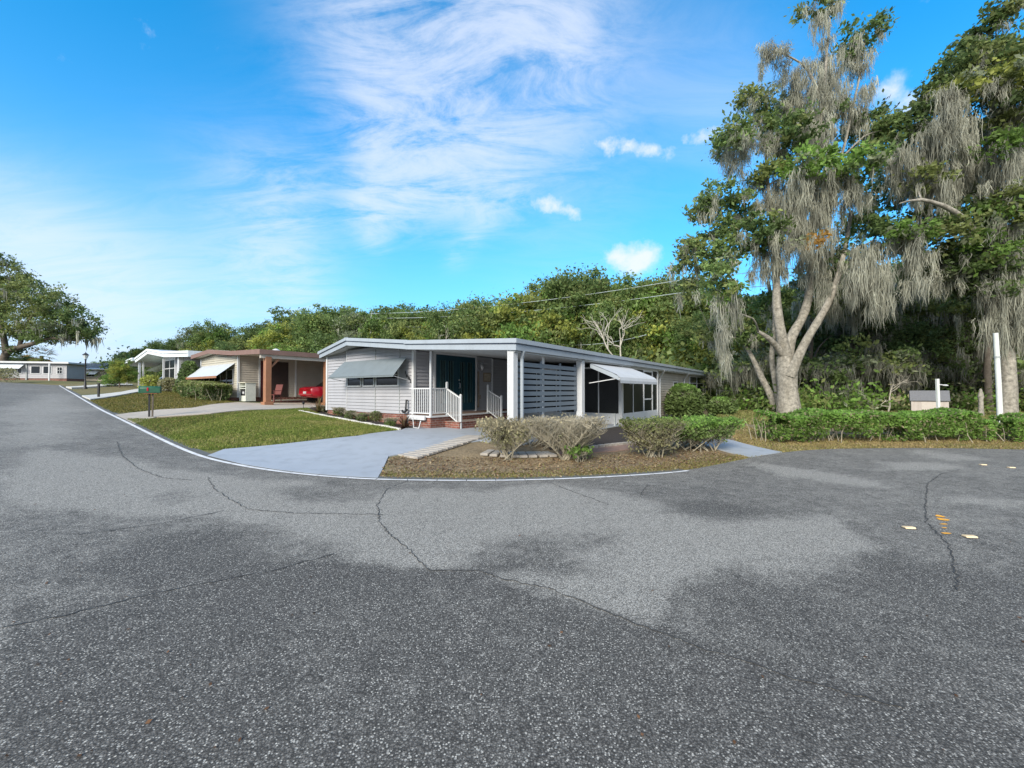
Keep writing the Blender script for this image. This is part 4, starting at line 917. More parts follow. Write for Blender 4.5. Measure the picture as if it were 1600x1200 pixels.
# appliance cart by the neighbour
nx_, ny_ = NW(.55, .25); zc = zed((nx_, ny_))
ac = empty('outdoor_cabinet', (nx_, ny_, zc+.02), HA, 'pale plastic cabinet with an open dark shelf beside the cream house', 'cabinet')
MB().box(-.42,-.38,-.25,.25,0,.98).box(.38,.42,-.25,.25,0,.98).box(-.38,.38,.20,.25,0,.98).box(-.38,.38,-.25,.20,0,.30).box(-.38,.38,-.25,.20,.66,.70).box(-.38,.38,-.25,.20,.78,.82).build('shell', mat('pale_plastic', (.60,.62,.56), .6, .08, 5), ac, bevel=.008)
B(-.46,.46,-.29,.29,.985,1.03).build('lid', mat('cream_lid', (.62,.58,.46), .6, .1, 4), ac, bevel=.01)
MB().box(-.36,.36,-.20,.18,.31,.60).build('shelf_contents', M['dark'], ac); B(-.10,.14,-.22,-.205,.40,.52).build('small_box', M['white'], ac)
# garden chair behind the post
cx_, cy_ = NW(1.6, 1.15); cz = zed((cx_, cy_)); gc_ = empty('garden_chair', (cx_, cy_, cz+.02), HA+R(20), 'dark reddish garden chair in the shade of the cream house carport', 'chair')
mchair = mat('dark_red_wood', (.13,.03,.025), .6, .15, 6)
B(-.25,.25,-.24,.24,.40,.44).build('seat', mchair, gc_, bevel=.008); MB().bar((0,.23,.44),(0,.38,.98),.46,.03,up=(0,1,0)).build('backrest', mchair, gc_)
for sx in (-1, 1):
    for sy in (-1, 1): MB().bar((sx*.22,sy*.21,.40),(sx*.24,sy*.25,0),.04,.04).build('leg', mchair, gc_)
    MB().bar((sx*.26,-.25,.64),(sx*.26,.30,.64),.05,.03).bar((sx*.26,-.22,.42),(sx*.26,-.22,.63),.035,.035).build('armrest', mchair, gc_)
# cars
def car(name, loc, rz, label, paint, top_m):
    E = empty(name, loc, rz, label, 'car')
    # y = 0 tail, nose at 4.5
    st = [(0,.70,.44,.86),(.10,.80,.36,.92),(.5,.86,.30,.95),(1.0,.88,.26,.96),(1.9,.89,.24,.94),(3.0,.89,.24,.93),(3.8,.86,.26,.84),(4.3,.78,.32,.72),(4.5,.62,.40,.62)]
    v = []; f_ = []; K = 12
    for yy, w, zl, zh in st:
        zm = zl+(zh-zl)*.45
        ring = [(-w*.80,zl),(-w*.97,zl+.08),(-w,zm),(-w*.97,zh-.12),(-w*.88,zh-.02),(-w*.4,zh+.012),(w*.4,zh+.012),(w*.88,zh-.02),(w*.97,zh-.12),(w,zm),(w*.97,zl+.08),(w*.80,zl)]
        v += [(a, yy, b) for a, b in ring]
    for i in range(len(st)-1):
        for k in range(K): f_.append((i*K+k, i*K+(k+1)%K, (i+1)*K+(k+1)%K, (i+1)*K+k))
    f_.append(tuple(range(K))); f_.append(tuple((len(st)-1)*K+k for k in range(K)))
    m_ = MB(); m_.v = v; m_.f = f_; bo = m_.build('body', paint, E, smooth=True)
    cb = MB(); cs = [(.95,.70,.955),(1.35,.64,1.26),(1.9,.62,1.36),(2.5,.62,1.35),(3.15,.70,.94)]
    v = []; f_ = []
    for (yy, w, zz) in cs: v += [(-.76,yy,.93),(-w,yy,zz-.02),(-w*.6,yy,zz+.01),(w*.6,yy,zz+.01),(w,yy,zz-.02),(.76,yy,.93)]
    for i in range(len(cs)-1):
        for k in range(6): f_.append((i*6+k, i*6+(k+1)%6, (i+1)*6+(k+1)%6, (i+1)*6+k))
    f_.append(tuple(range(6))); f_.append(tuple((len(cs)-1)*6+k for k in range(6))); cb.v = v; cb.f = f_; cb.build('windows', M['glass'], E, smooth=True)
    MB().prism([(-.60,1.30),(-.56,1.375),(-.3,1.40),(.3,1.40),(.56,1.375),(.60,1.30)], (0,1.3,0), (1,0,0), (0,0,1), (0,1,0), 1.25).build('roof', top_m, E, bevel=.02)
    for sx in (-1, 1):
        for yy in (.85, 3.65):
            wh = MB(); n0 = 20
            for x0, x1, r in ((sx*.70, sx*.90, .33),):
                b0 = 0; wh.tube([(x0,yy,.33),(x1,yy,.33)], r, n0)
            to = wh.build('wheel', M['rubber'], E, bevel=.02)
            MB().tube([(sx*.895,yy,.33),(sx*.912,yy,.33)], .21, 16).build('rim', M['chrome'], to)
        MB().prism([(.02,0),(.50,0),(.50,.12),(.02,.12)], (sx*.40-.26,-.02,.68), (1,0,0), (0,0,1), (0,1,0), .06).build('tail_light', mat('tail_light', (.30,.01,.01), .2, .1, 4), E, bevel=.01)
    B(-.16,.16,-.03,-.005,.55,.67).build('licence_plate', M['white'], E); B(-.74,.74,-.05,.02,.49,.53).build('bumper_strip', mat('bumper_strip', (.45,.10,.10), .4, .1, 3), E)
    return E
c_x, c_y = NW(2.15, 2.55); car('red_coupe', (c_x, c_y, zed((c_x, c_y))+.03), HA, 'glossy red coupe parked tail-out under the brown carport', M['red'], mat('tan_soft_top', (.42,.36,.26), .8, .08, 4))
c_x, c_y = (-37.6, 42.2); car('blue_car', (c_x, c_y, 1.95), HA, 'dark blue car parked under the far white carport', M['blue'], M['blue'])
# white frame and step beside the porch
x, y = HW(-4.25, .45); wf = empty('pipe_stand', (x, y, zed((x, y))), HA, 'bent white pipe frame standing on the mulch against the brick steps', 'stand')
MB().tube([(-.28,0,0),(-.26,0,.32),(-.02,0,.34),(.08,-.05,.04),(.30,-.03,.03),(.33,.02,.26)],.017,8).build('pipe', M['white'], wf, smooth=True)
# edging stones of the flower bed (border strip)
cs_ = [G(*q) for q in ((469,643),(505,650.5),(560,661),(600,667.5),(628,673))]; rs = random.Random(3)
P = resample(cs_, .21)
for k, q in enumerate(P[:-1]):
    m_ = MB().box(-.10,.10,-.05,.05,-.03,.055+rs.random()*.02); o = m_.build('edging_stone', mat('white_edging_stone', (.55,.54,.50), .85, .15, 8) if k == 0 else ES, None, bevel=.015)
    if k == 0: ES = o.data.materials[0]
    d = P[k+1]-q; o.location = (q[0]+rs.uniform(-.01,.01), q[1], zed(q)); o.rotation_euler = (0, 0, math.atan2(d[1], d[0])+rs.uniform(-.08,.08))
    tag(o, 'small pale edging stone in the row between lawn and flower bed', 'stone', 'pale edging stones along the flower bed')
ps_ = [(G(640+i*7.8, 714-i*2.35)) for i in range(15)]
ps_ += [G(*q) for q in ((762,708),(775,709.5),(788,710.5),(802,711),(816,711.2),(830,711),(844,710.7),(858,710.3),(870,710))]
for k, q in enumerate(ps_[:-1]):
    q = np.array(q); d = np.array(ps_[k+1])-q
    if k == 14: continue
    o = B(-.06,.06,-.2,.2,-.03,.03).build('path_paver', M['paver'], None, bevel=.01); o.location = (*q, zed(q)+.012); o.rotation_euler = (0, 0, math.atan2(d[1], d[0])+rs.uniform(-.1,.1)); w = np.linalg.norm(d); o.scale = (w*.46/.06, 1.5, 1)
    tag(o, 'flat pale paver in the short path along the front edge of the driveway', 'paver', 'pale pavers beside the driveway')
# brick edging of the mulch bed
P = resample([G(918,702), G(950,698), G(1003,692.5)], .2)
for k, q in enumerate(P[:-1]):
    d = P[k+1]-q; o = B(-.095,.095,-.045,.045,-.02,.075).build('edging_brick', M['paver'] , None, bevel=.008); o.location = (*q, zed(q)); o.rotation_euler = (0, 0, math.atan2(d[1], d[0])+rs.uniform(-.1,.1))
    tag(o, 'weathered edging brick in the row along the dark mulch bed', 'brick', 'edging bricks of the mulch bed')
# garden lights
for u, v, lab in ((474,640,'small black garden light at the left tip of the flower bed'), (970,672,'small black garden light at the foot of the porch corner post')):
    x, y = G(u, v); q = empty('garden_light', (x, y, zed((x, y))), 0, lab, 'garden light'); MB().lathe([(.012,0),(.012,.24)],(0,0,0),8).build('stake', M['black'], q); MB().lathe([(.03,.24),(.05,.27),(.055,.34),(.02,.37)],(0,0,0),10).build('lamp_head', M['black'], q, smooth=True)
# shed, posts and fence on the right
x, y = at(1453, 655, 21.5).xy; zs = zed((x, y))-.1; sh = empty('garden_shed', (x, y, zs), R(-42), 'small pale garden shed with a grey roof behind the hedge', 'shed'); sh.scale = (.62, .6, .72)
shm = mat('pale_shed_panel', (.44,.39,.35), .75, .06, 4, stain=.2)
swm = MB().box(-1.12,1.12,0,1.7,-.3,1.25)
for z in (.25,.55,.85): swm.box(-1.125,1.125,-.006,0,z,z+.015)
swm.build('wall', shm, sh)
B(-.5,.55,-.02,-.007,.02,1.15).build('door', mat('pale_shed_door', (.48,.43,.38), .75, .06, 4), sh)
MB().prism([(-.12,1.22),(.55,1.92),(1.15,1.92),(1.82,1.22),(1.82,1.27),(1.17,1.98),(.53,1.98),(-.12,1.27)], (-1.2,0,0), (0,1,0), (0,0,1), (1,0,0), 2.4).build('roof', M['greyroof'], sh)
wp = mat('white_weathered_post', (.62,.64,.60), .6, .1, 5, stain=.25)
p0 = at(1467, 655, 17.5); zp = zed(p0); ps = empty('lamp_post', (p0.x, p0.y, zp), 0, 'short white square post with a small side lamp in front of the shed', 'post')
MB().bar((0,0,-.1),(-.04,0,1.82)  ,.10,.10).build('post', wp, ps, bevel=.01); MB().bar((0,0,1.58),(.22,-.03,1.56),.03,.03).lathe([(.09,0),(.10,.03),(.04,.06)],(.27,-.03,1.52),10).build('side_lamp', M['white'], ps)
# tall pole
p0 = at(1563, 655, 15.5); zp = zed(p0); tp = empty('tall_white_pole', (p0.x, p0.y, zp), 0, 'tall tapering white pole leaning slightly left behind the hedge', 'pole')
MB().tube([(0,0,-.1),(-.04,0,1.6),(-.11,0,3.5)],[.088,.08,.074],14).build('pole', wp, tp, smooth=True)
MB().tube([(-.075,0,2.55),(-.078,0,2.62)],[.09,.09],14).build('band', M['grey'], tp)
# chain link fence
def meshmat():
    m, t, n, l, p = newmat('chain_link_mesh'); p.inputs['Base Color'].default_value = (.22,.24,.24,1); p.inputs['Metallic'].default_value = .5; p.inputs['Roughness'].default_value = .5
    tcn = n.new('ShaderNodeTexCoord'); mp = n.new('ShaderNodeMapping'); mp.inputs['Rotation'].default_value = (0, R(45), 0); l.new(tcn.outputs['Object'], mp.inputs[0]); sx = n.new('ShaderNodeSeparateXYZ'); l.new(mp.outputs[0], sx.inputs[0])
    def band(o):
        a = n.new('ShaderNodeMath'); a.operation = 'MULTIPLY'; a.inputs[1].default_value = 14; l.new(o, a.inputs[0]); b = n.new('ShaderNodeMath'); b.operation = 'FRACT'; l.new(a.outputs[0], b.inputs[0]); c = n.new('ShaderNodeMath'); c.operation = 'LESS_THAN'; c.inputs[1].default_value = .10; l.new(b.outputs[0], c.inputs[0]); return c.outputs[0]
    a = n.new('ShaderNodeMath'); a.operation = 'MAXIMUM'; l.new(band(sx.outputs[0]), a.inputs[0]); l.new(band(sx.outputs[2]), a.inputs[1])
    tr = n.new('ShaderNodeBsdfTransparent'); ms = n.new('ShaderNodeMixShader'); l.new(a.outputs[0], ms.inputs[0]); l.new(tr.outputs[0], ms.inputs[1]); l.new(p.outputs[0], ms.inputs[2]); l.new(ms.outputs[0], n['Material Output'].inputs[0]); return m
fx0 = at(1120, 640, 27); fn = empty('chain_link_fence', (fx0.x, fx0.y, 0), R(-3), 'grey chain link fence running behind the hedge at the wood edge', 'fence')
zf0 = Tz(fx0.x, fx0.y); FL = 26.0
for k in range(11): MB().lathe([(.035,-.1),(.035,1.35),(.045,1.36),(.02,1.41)],(k*FL/10,0,zf0),8).build('fence_post', M['grey'], fn)
MB().tube([(0,0,zf0+1.32),(FL,0,zf0+1.32)],.022,6).build('top_rail', M['grey'], fn); B(0,FL,-.003,.003,zf0,zf0+1.3).build('fence_mesh', meshmat(), fn)
# weathered figure-like post
p0 = at(1533, 650, 20); q = empty('weathered_stump', (p0.x, p0.y, zed(p0)), 0, 'thin pale weathered stump standing between the lamp post and the tall pole', 'stump')
MB().lathe([(.13,-.1),(.10,.4),(.085,.9),(.12,1.02),(.10,1.14),(.06,1.30),(.05,1.38),(.02,1.42)],(0,0,0),10).build('stump', M['bark'], q, smooth=True)
# utility pole and cables
pu = at(580, 523, 52); pz0 = Tz(pu.x, pu.y); up = empty('utility_pole', (pu.x, pu.y, pz0), 0, 'thin pale utility pole rising behind the mobile home roof', 'pole')
ht = at(580, 487, 52).z-pz0; MB().tube([(0,0,-.2),(0,0,ht)],[.17,.12],10).build('pole', M['grey'], up); 
for k, dz in enumerate((.35,1.05,1.85)): MB().lathe([(.05,0),(.09,.06),(.05,.14)],(.12,-.12,ht-dz-.05),8).build('insulator', M['white'], up)
for k, (v0, u1, v1, Y1, lab) in enumerate(((490,1060,438,34,'uppermost power cable sloping up to the right above the roof'),(497,1060,458,34,'middle power cable sloping up to the right above the roof'),(508,830,495,44,'lowest short power cable level across the trees left'),(530,1010,523,34,'low power cable just above the main roof, right side'))):
    a = at(580, v0, 51.8) if k < 3 else at(840, 533, 42); b_ = at(u1, v1, Y1); pts = []
    for t_ in np.linspace(0, 1, 16): q = a.lerp(b_, t_); q.z -= 1.2*4*t_*(1-t_)*.5; pts.append(q)
    if k in (0, 1): 
        far2 = b_ + (b_-a)*.25; pts.append(far2)
    o = MB().tube(pts, .022, 5).build('power_cable', M['wire']); tag(o, lab, 'cable', 'power cables behind the house')
# ------------------------------------------------------------------ vegetation
def leafcloud(P, tint, size, rs, up=.35, long_=1.9, colvar=.18, out=None):
    """diamond leaves at points P (n,3); tint (n,3)"""
    n = len(P); nr = rs.randn(n, 3); nr[:, 2] += up*1.5
    if out is not None: nr += out*1.0
    nr /= np.linalg.norm(nr, axis=1)[:, None]+1e-9; t = rs.randn(n, 3); t -= nr*(t*nr).sum(1)[:, None]; t /= np.linalg.norm(t, axis=1)[:, None]+1e-9; b = np.cross(nr, t)
    s = (size*(.6+.8*rs.rand(n)))[:, None] if np.ndim(size) == 0 else (size*(.6+.8*rs.rand(n)))[:, None]
    V = np.stack([P+t*s*long_*.5, P+b*s*.5, P-t*s*long_*.5, P-b*s*.5], 1).reshape(-1, 3)
    c = np.clip(tint*(1+colvar*rs.randn(n, 1)), .004, .9); C4 = np.repeat(c, 4, 0)
    return V, C4
def cat_mesh(name, parts):
    V = np.vstack([p[0] for p in parts]); C4 = np.vstack([p[1] for p in parts]); return np_mesh(name, V, np.arange(len(V)).reshape(-1, 4), C4)
GREENS = {'dark': np.array([.055,.082,.028]), 'mid': np.array([.082,.116,.038]), 'olive': np.array([.112,.132,.045]), 'yellow': np.array([.16,.175,.04]), 'grey': np.array([.128,.145,.09]), 'bright': np.array([.092,.152,.034]), 'brown': np.array([.20,.12,.05]), 'rust': np.array([.26,.15,.04]), 'fresh': np.array([.11,.195,.04])}
def crown_pts(blobs_, rs, cl_per, leaf_per, sig, pal):
    """blobs (x,y,z,rx,ry,rz,[colour]) -> leaf points in clusters on and in the ellipsoids"""
    PP = []; TT = []
    for bl in blobs_:
        c = np.array(bl[:3]); r = np.array(bl[3:6]); key = bl[6] if len(bl) > 6 else None
        m_ = max(3, int(cl_per*(r[0]*r[1]+r[0]*r[2]+r[1]*r[2])/3)); d = rs.randn(m_, 3); d /= np.linalg.norm(d, axis=1)[:, None]
        rad = .45+.7*rs.rand(m_, 1)**.7; cc = c+d*r*rad
        keys = [key if (key and rs.rand() < .7) else pal[rs.randint(len(pal))] for _ in range(m_)]
        for i in range(m_):
            k = int(leaf_per*(.5+rs.rand())); s = sig*(.6+.8*rs.rand()); q = cc[i]+rs.randn(k, 3)*[s, s, s*.6]
            PP.append(q); TT.append(np.tile(GREENS[keys[i]]*(.75+.55*rs.rand()), (k, 1)))
    return np.vstack(PP), np.vstack(TT)
def moss_cloud(anchors, rs, per=14, lmin=.4, lmax=1.6, w=.05, spread=.22, gain=1.0):
    """hanging strands below the anchor points: narrow drooping ribbons of three pieces"""
    V = []; C_ = []
    for (x, y, z, ls) in anchors:
        k = max(3, int(per*(.5+rs.rand()))); L0 = (lmin+(lmax-lmin)*rs.rand())*ls; tone = gain*np.array([.335,.338,.275])*(.7+.6*rs.rand())
        ang0 = rs.rand()*6.28; sx, sy = math.cos(ang0)*spread*1.25, math.sin(ang0)*spread*1.25
        for _ in range(k):
            u = rs.randn(); px_, py_ = x+sx*u+rs.randn()*spread*.35, y+sy*u+rs.randn()*spread*.35; Ls = L0*(.55+.5*rs.rand())*max(.12, 1.1-.55*abs(u)**1.15); a = rs.rand()*6.28; ww = w*(.6+.9*rs.rand())
            zz = z+rs.randn()*.12; dx, dy = math.cos(a)*ww, math.sin(a)*ww; segs = 5; dr = rs.randn(2)*.10; ph = rs.rand()*6.28; am = .02+.035*rs.rand(); fq = 3+5*rs.rand()
            wd = [.35, 1.0, .9, .75, .5, .06]; prev = None; c = tone*(.8+.4*rs.rand())
            for s_ in range(segs+1):
                t = s_/segs; cx, cy, cz = px_+dr[0]*t+am*math.sin(fq*t+ph)+rs.randn()*.010, py_+dr[1]*t+am*math.cos(fq*t+ph)+rs.randn()*.010, zz-Ls*t; cur = ((cx-dx*wd[s_], cy-dy*wd[s_], cz), (cx+dx*wd[s_], cy+dy*wd[s_], cz))
                if prev: V += [prev[0], prev[1], cur[1], cur[0]]; C_ += [c]*4
                prev = cur
    return np.array(V), np.array(C_)
def trunk_mesh(chains, rs, n=9, lump=.10):
    m_ = MB()
    for pts, rad in chains:
        P = [Vector(p) for p in pts]; Q = []; Rr = []
        for i in range(len(P)-1):
            k = max(2, int((P[i+1]-P[i]).length/.45))
            for j in range(k):
                t = j/k; a = P[max(i-1,0)]; b = P[i]; c = P[i+1]; d = P[min(i+2, len(P)-1)]
                q = .5*((2*b)+(c-a)*t+(2*a-5*b+4*c-d)*t*t+(3*b-a-3*c+d)*t**3); Q.append(q); Rr.append((rad[i]+(rad[i+1]-rad[i])*t)*(1+lump*(rs.rand()-.5)*2))
        Q.append(P[-1]); Rr.append(rad[-1]); m_.tube(Q, Rr, n if rad[0] > .12 else 5)
    return m_
def grow_to(targets, nodes, rs, r0=.07, sag=.1, maxd=6.5):
    """limbs from the nearest skeleton node to each foliage clump"""
    ch = []; nodes = [(Vector(p), r) for p, r in nodes]
    for t in sorted(targets, key=lambda q: min((Vector(q)-p).length for p, _ in nodes)):
        t = Vector(t); best = min(nodes, key=lambda nr_: (nr_[0]-t).length + (2.5 if nr_[0].z > t.z+.5 else 0)); p, r = best; L_ = (t-p).length
        if L_ < .3: continue
        mid = p.lerp(t, .5)+Vector((rs.randn(), rs.randn(), rs.randn()*.6+.25))*L_*.10; rr = max(.015, min(r*.62, r0*L_**.5)); m2 = p.lerp(t, .78)+Vector((rs.randn(), rs.randn(), rs.randn()))*L_*.05
        ch.append(([p, mid, m2, t], [rr, rr*.72, rr*.5, rr*.22])); nodes += [(mid, rr*.72), (m2, rr*.5), (t, rr*.3)]
    return ch
def make_tree(name, loc, label, cat, group, trunk, blobs_, seed, leaf=.2, cl=10, lp=40, sig=.35, pal=('mid','dark','olive'), moss=None, bark='barkdk', nodes_extra=None, sticks=0):
    rs = np.random.RandomState(seed); E = empty(name, loc, 0, label, cat, group)
    nodes = [(p, r) for pts, rad in trunk for p, r in zip(pts, rad)]
    ch = list(trunk)+grow_to([b[:3] for b in blobs_], nodes[1:] if len(nodes) > 2 else nodes, rs)
    trunk_mesh(ch, rs).build('trunk', M[bark], E, smooth=True)
    P, Tn = crown_pts(blobs_, rs, cl, lp, sig, pal); o = linkm('crown', cat_mesh('crown', [leafcloud(P, Tn, leaf, rs)]), M['leaf'], E)
    if moss:
        per, lmin, lmax, w, n_, sp = moss[:6]; gn_ = moss[6] if len(moss) > 6 else 1.0; an = []
        for _ in range(n_):
            b = blobs_[rs.randint(len(blobs_))]; a = rs.rand()*6.28; q = rs.rand()**.5; an.append((b[0]+math.cos(a)*b[3]*q, b[1]+math.sin(a)*b[4]*q, b[2]-b[5]*(.2+.6*rs.rand()), 1))
        V, C_ = moss_cloud(an, rs, per, lmin, lmax, w, sp, gn_); linkm('hanging_moss', np_mesh('hanging_moss', V, np.arange(len(V)).reshape(-1, 4), C_), M['moss'], E)
    return E
def copy_tree(src, loc, rz, sc, label, group=None):
    e = src.copy(); COL.objects.link(e); e.location = loc; e.rotation_euler = (0, 0, rz); e.scale = sc if hasattr(sc, '__len__') else (sc, sc, sc); e['label'] = label
    if group: e['group'] = group
    for c in list(src.children): d = c.copy(); COL.objects.link(d); d.parent = e
    return e
# --- the big moss-hung oak (left) : clumps in photo coordinates with a depth offset
def oak(name, base, Y0, trunk_px, clump_px, moss_px, label, seed, leafs=.12, pal=('mid','dark','olive','grey'), dsp=2.2):
    rs = np.random.RandomState(seed); bx_, by_ = base; bz_ = Tz(bx_, by_); E = empty(name, (bx_, by_, bz_), 0, label, 'tree'); O = Vector((bx_, by_, bz_)); sc = Y0/F
    ch = []
    for pts in trunk_px: ch.append(([tuple(at(u, v, Y0+dy)-O) for u, v, dy, r in pts], [r for _, _, _, r in pts]))
    bl = []
    for u, v, ru, rv, dy, key in clump_px:
        q = at(u, v, Y0+dy)-O; bl.append((q.x, q.y, q.z, ru*sc, max(ru, rv)*sc*.9+.3, rv*sc, key))
    nodes = [(p, r) for pts, rad in ch for p, r in list(zip(pts, rad))[1:]]
    mo = []; hang = []
    for u, v, hw, ln, dy in moss_px:
        q = at(u, v, Y0+dy)-O; hang.append((q.x, q.y, q.z)); n_ = max(3, int(hw*.75))
        for _ in range(int(n_*1.25)):
            t_ = rs.rand(); mo.append((q.x+rs.uniform(-1, 1)*hw*sc, q.y+rs.uniform(-1, 1)*hw*sc*.8, q.z+(.30-.95*t_)*ln*sc, ln*sc*(.25+.75*(1-t_)*rs.rand()+.12)))
    limbs = grow_to([b[:3] for b in bl]+hang, nodes, rs, r0=.075)
    trunk_mesh(ch+limbs, rs, 12, .07).build('trunk', M['bark'], E, smooth=True)
    P, Tn = crown_pts(bl, rs, 28, 48, .22, pal); linkm('crown', cat_mesh('crown', [leafcloud(P, Tn, leafs, rs)]), M['leaf'], E)
    for b in bl:
        for _ in range(int(3+b[3]*b[5]*3)):
            a = rs.rand()*6.28; q = rs.rand()**.5; mo.append((b[0]+math.cos(a)*b[3]*q, b[1]+math.sin(a)*b[4]*q, b[2]-b[5]*(.1+.7*rs.rand()), .5+.9*rs.rand()))
    V, C_ = moss_cloud(mo, rs, 44, .75, 1.25, .0125, .15); linkm('hanging_moss', np_mesh('hanging_moss', V, np.arange(len(V)).reshape(-1, 4), C_), M['moss'], E)
    return E
def z7(l): return [(1040+a/2.857, b/2.857, c/2.857, d/2.857, dy, k) for a, b, c, d, dy, k in l]
def z8m(l, oy=0): return [(1040+a/2.857, oy+b/2.857, c/2.857, d/2.857, dy) for a, b, c, d, dy in l]
YA = 22.5
ta_ = [[(1233,652,0,.62),(1231,620,0,.50),(1229,580,.1,.50),(1227,556,.1,.44)],
       [(1227,556,.1,.34),(1220,520,-.2,.26),(1214,480,-.3,.22),(1213,440,-.2,.19),(1212,390,0,.16),(1206,340,0,.12),(1200,290,.2,.09),(1196,240,.3,.06)],
       [(1229,570,.1,.30),(1236,528,.4,.26),(1252,500,.5,.23),(1262,470,.5,.21),(1266,430,.4,.19),(1268,380,.3,.17),(1272,320,.2,.15),(1280,240,0,.12),(1286,160,-.2,.09),(1292,80,-.3,.06),(1297,30,-.2,.035)],
       [(1233,588,-.2,.32),(1246,560,-.4,.25),(1262,528,-.6,.21),(1284,492,-.8,.18),(1300,460,-.7,.15),(1318,400,-.4,.12),(1330,330,0,.09)],
       [(1227,560,.1,.22),(1212,540,-.3,.17),(1200,528,-.6,.13),(1185,518,-.8,.08)],
       [(1216,655,1.5,.26),(1205,620,1.6,.20),(1190,590,1.8,.17),(1176,560,2.0,.13),(1160,530,2.2,.09),(1148,498,2.2,.04)],
       [(1222,655,1.0,.20),(1214,610,1.1,.17),(1206,560,1.3,.14),(1210,500,1.5,.11),(1200,440,1.6,.09)],
       [(1286,160,-.2,.08),(1262,110,-.3,.06),(1240,92,-.4,.05),(1215,82,-.4,.035),(1194,88,-.4,.02)],
       [(1272,320,.2,.1),(1312,250,.6,.08),(1330,180,.6,.06),(1345,110,.5,.05),(1352,60,.4,.03)]]
ca_ = z7([(880,150,70,55,.5,'mid'),(850,230,40,50,.6,'dark'),(640,30,35,30,0,'olive'),(720,40,55,30,0,'olive'),(300,600,60,70,-1,'mid'),(270,660,50,50,.5,'olive'),(420,520,60,60,.5,'mid'),(560,590,90,70,-1,'dark'),(480,610,60,50,1,'mid'),
 (630,735,80,50,-1.8,'bright'),(840,745,95,65,-2,'bright'),(450,780,70,50,0,'olive'),(250,880,90,60,0,'mid'),(170,930,60,50,.5,'mid'),(330,960,70,60,1,'mid'),(400,1040,110,65,-1.4,'dark'),(250,1010,70,50,.4,'mid'),(110,1100,60,40,.2,'olive'),(220,1150,90,60,-.5,'mid'),(560,1040,50,60,1,'mid'),
 (740,510,40,50,1,'dark'),(900,560,80,70,1,'dark'),(1000,560,70,60,0,'mid'),(900,660,70,50,1.4,'dark'),(980,850,80,80,1,'dark'),(940,1060,110,90,-.6,'dark'),(870,1000,60,60,1,'mid'),(640,1000,40,50,1,'olive'),(370,440,50,40,0,'olive'),(440,440,40,30,.5,'grey'),(50,1170,40,30,.3,'olive'),
 (250,1240,55,70,-2.2,'mid'),(270,1310,45,50,-2.2,'bright'),(100,1300,50,40,1,'olive'),(760,1150,50,60,0,'dark'),(700,880,50,50,1.5,'olive'),(540,480,50,50,1,'grey'),(650,600,50,40,1,'mid'),(1010,700,50,50,1,'mid'),(300,1440,60,50,2.2,'olive'),(380,1500,50,50,2,'mid'),(200,1480,60,50,1.8,'olive'),(700,1350,60,60,1.5,'mid'),(620,1250,50,50,1.4,'olive'),(480,1350,50,60,1.6,'mid'),(652,1070,22,26,-2.4,'rust'),(820,1250,80,60,.6,'dark')])
ma_ = z8m([(700,110,36,150,-.3),(740,260,50,130,.2),(690,330,60,170,.2),(620,300,55,150,0),(540,330,40,80,.2),(600,420,60,150,.5),(680,440,70,180,0),(560,460,40,90,.4),(450,225,40,90,-.4),(430,250,18,110,-.4),(520,235,40,60,-.4),(850,210,40,150,.5),(880,270,40,120,.5),(830,400,50,160,.4),(770,400,40,120,.6),(900,380,30,100,.5),(860,480,50,130,.8),
 (330,560,50,110,-.5),(300,700,50,110,-.5),(360,640,40,120,0),(430,620,60,100,.3),(560,780,50,130,-.3),(620,800,70,190,-1.3),(680,850,70,220,-1.2),(740,900,50,250,-.9),(560,870,60,200,-.4),(440,860,45,150,0),(480,900,30,130,-.2),(720,620,60,100,.5),(800,790,60,150,-1.7),(870,820,50,140,-1.6),(640,1060,50,160,-.6),(520,700,40,100,0),(400,800,40,80,.4),(300,1350,40,200,-2.2),(255,1400,24,290,-2.2),(430,1130,50,150,-.8),(500,1120,50,160,-.5),(640,1150,40,160,-.3),(720,1150,40,160,-.3),(720,1300,40,150,-.4),(700,560,50,120,.4),(620,560,60,130,.5),(690,380,50,160,-.5),(660,560,60,160,-.6),(690,700,50,150,-.6),(500,620,50,120,-.5),(540,920,50,160,-.9),(600,1000,50,180,-.9),(480,1020,50,140,-.8)])
oak('moss_hung_oak', tuple(at(1233, 655, YA).xy), YA, ta_, ca_, ma_, 'tall pale-barked oak with forking trunk and long grey moss behind the hedge', 11)
YB = 20.0
tb_ = [[(1576,668,0,.40),(1576,630,0,.31),(1575,580,0,.29),(1572,530,.1,.27),(1568,480,.1,.25),(1562,420,.3,.22),(1556,340,.4,.19),(1550,250,.5,.15),(1552,150,.4,.11),(1560,60,.2,.06)],
       [(1572,530,.1,.20),(1592,480,-.4,.17),(1620,420,-.8,.14),(1650,340,-1,.10)],[(1562,420,.3,.18),(1530,370,-.5,.14),(1490,330,-1,.11),(1440,312,-1.2,.07),(1405,318,-1.2,.02)],
       [(1556,340,.4,.15),(1590,260,0,.11),(1630,190,0,.08)],[(1550,250,.5,.12),(1500,210,.5,.09),(1450,200,.3,.06)]]
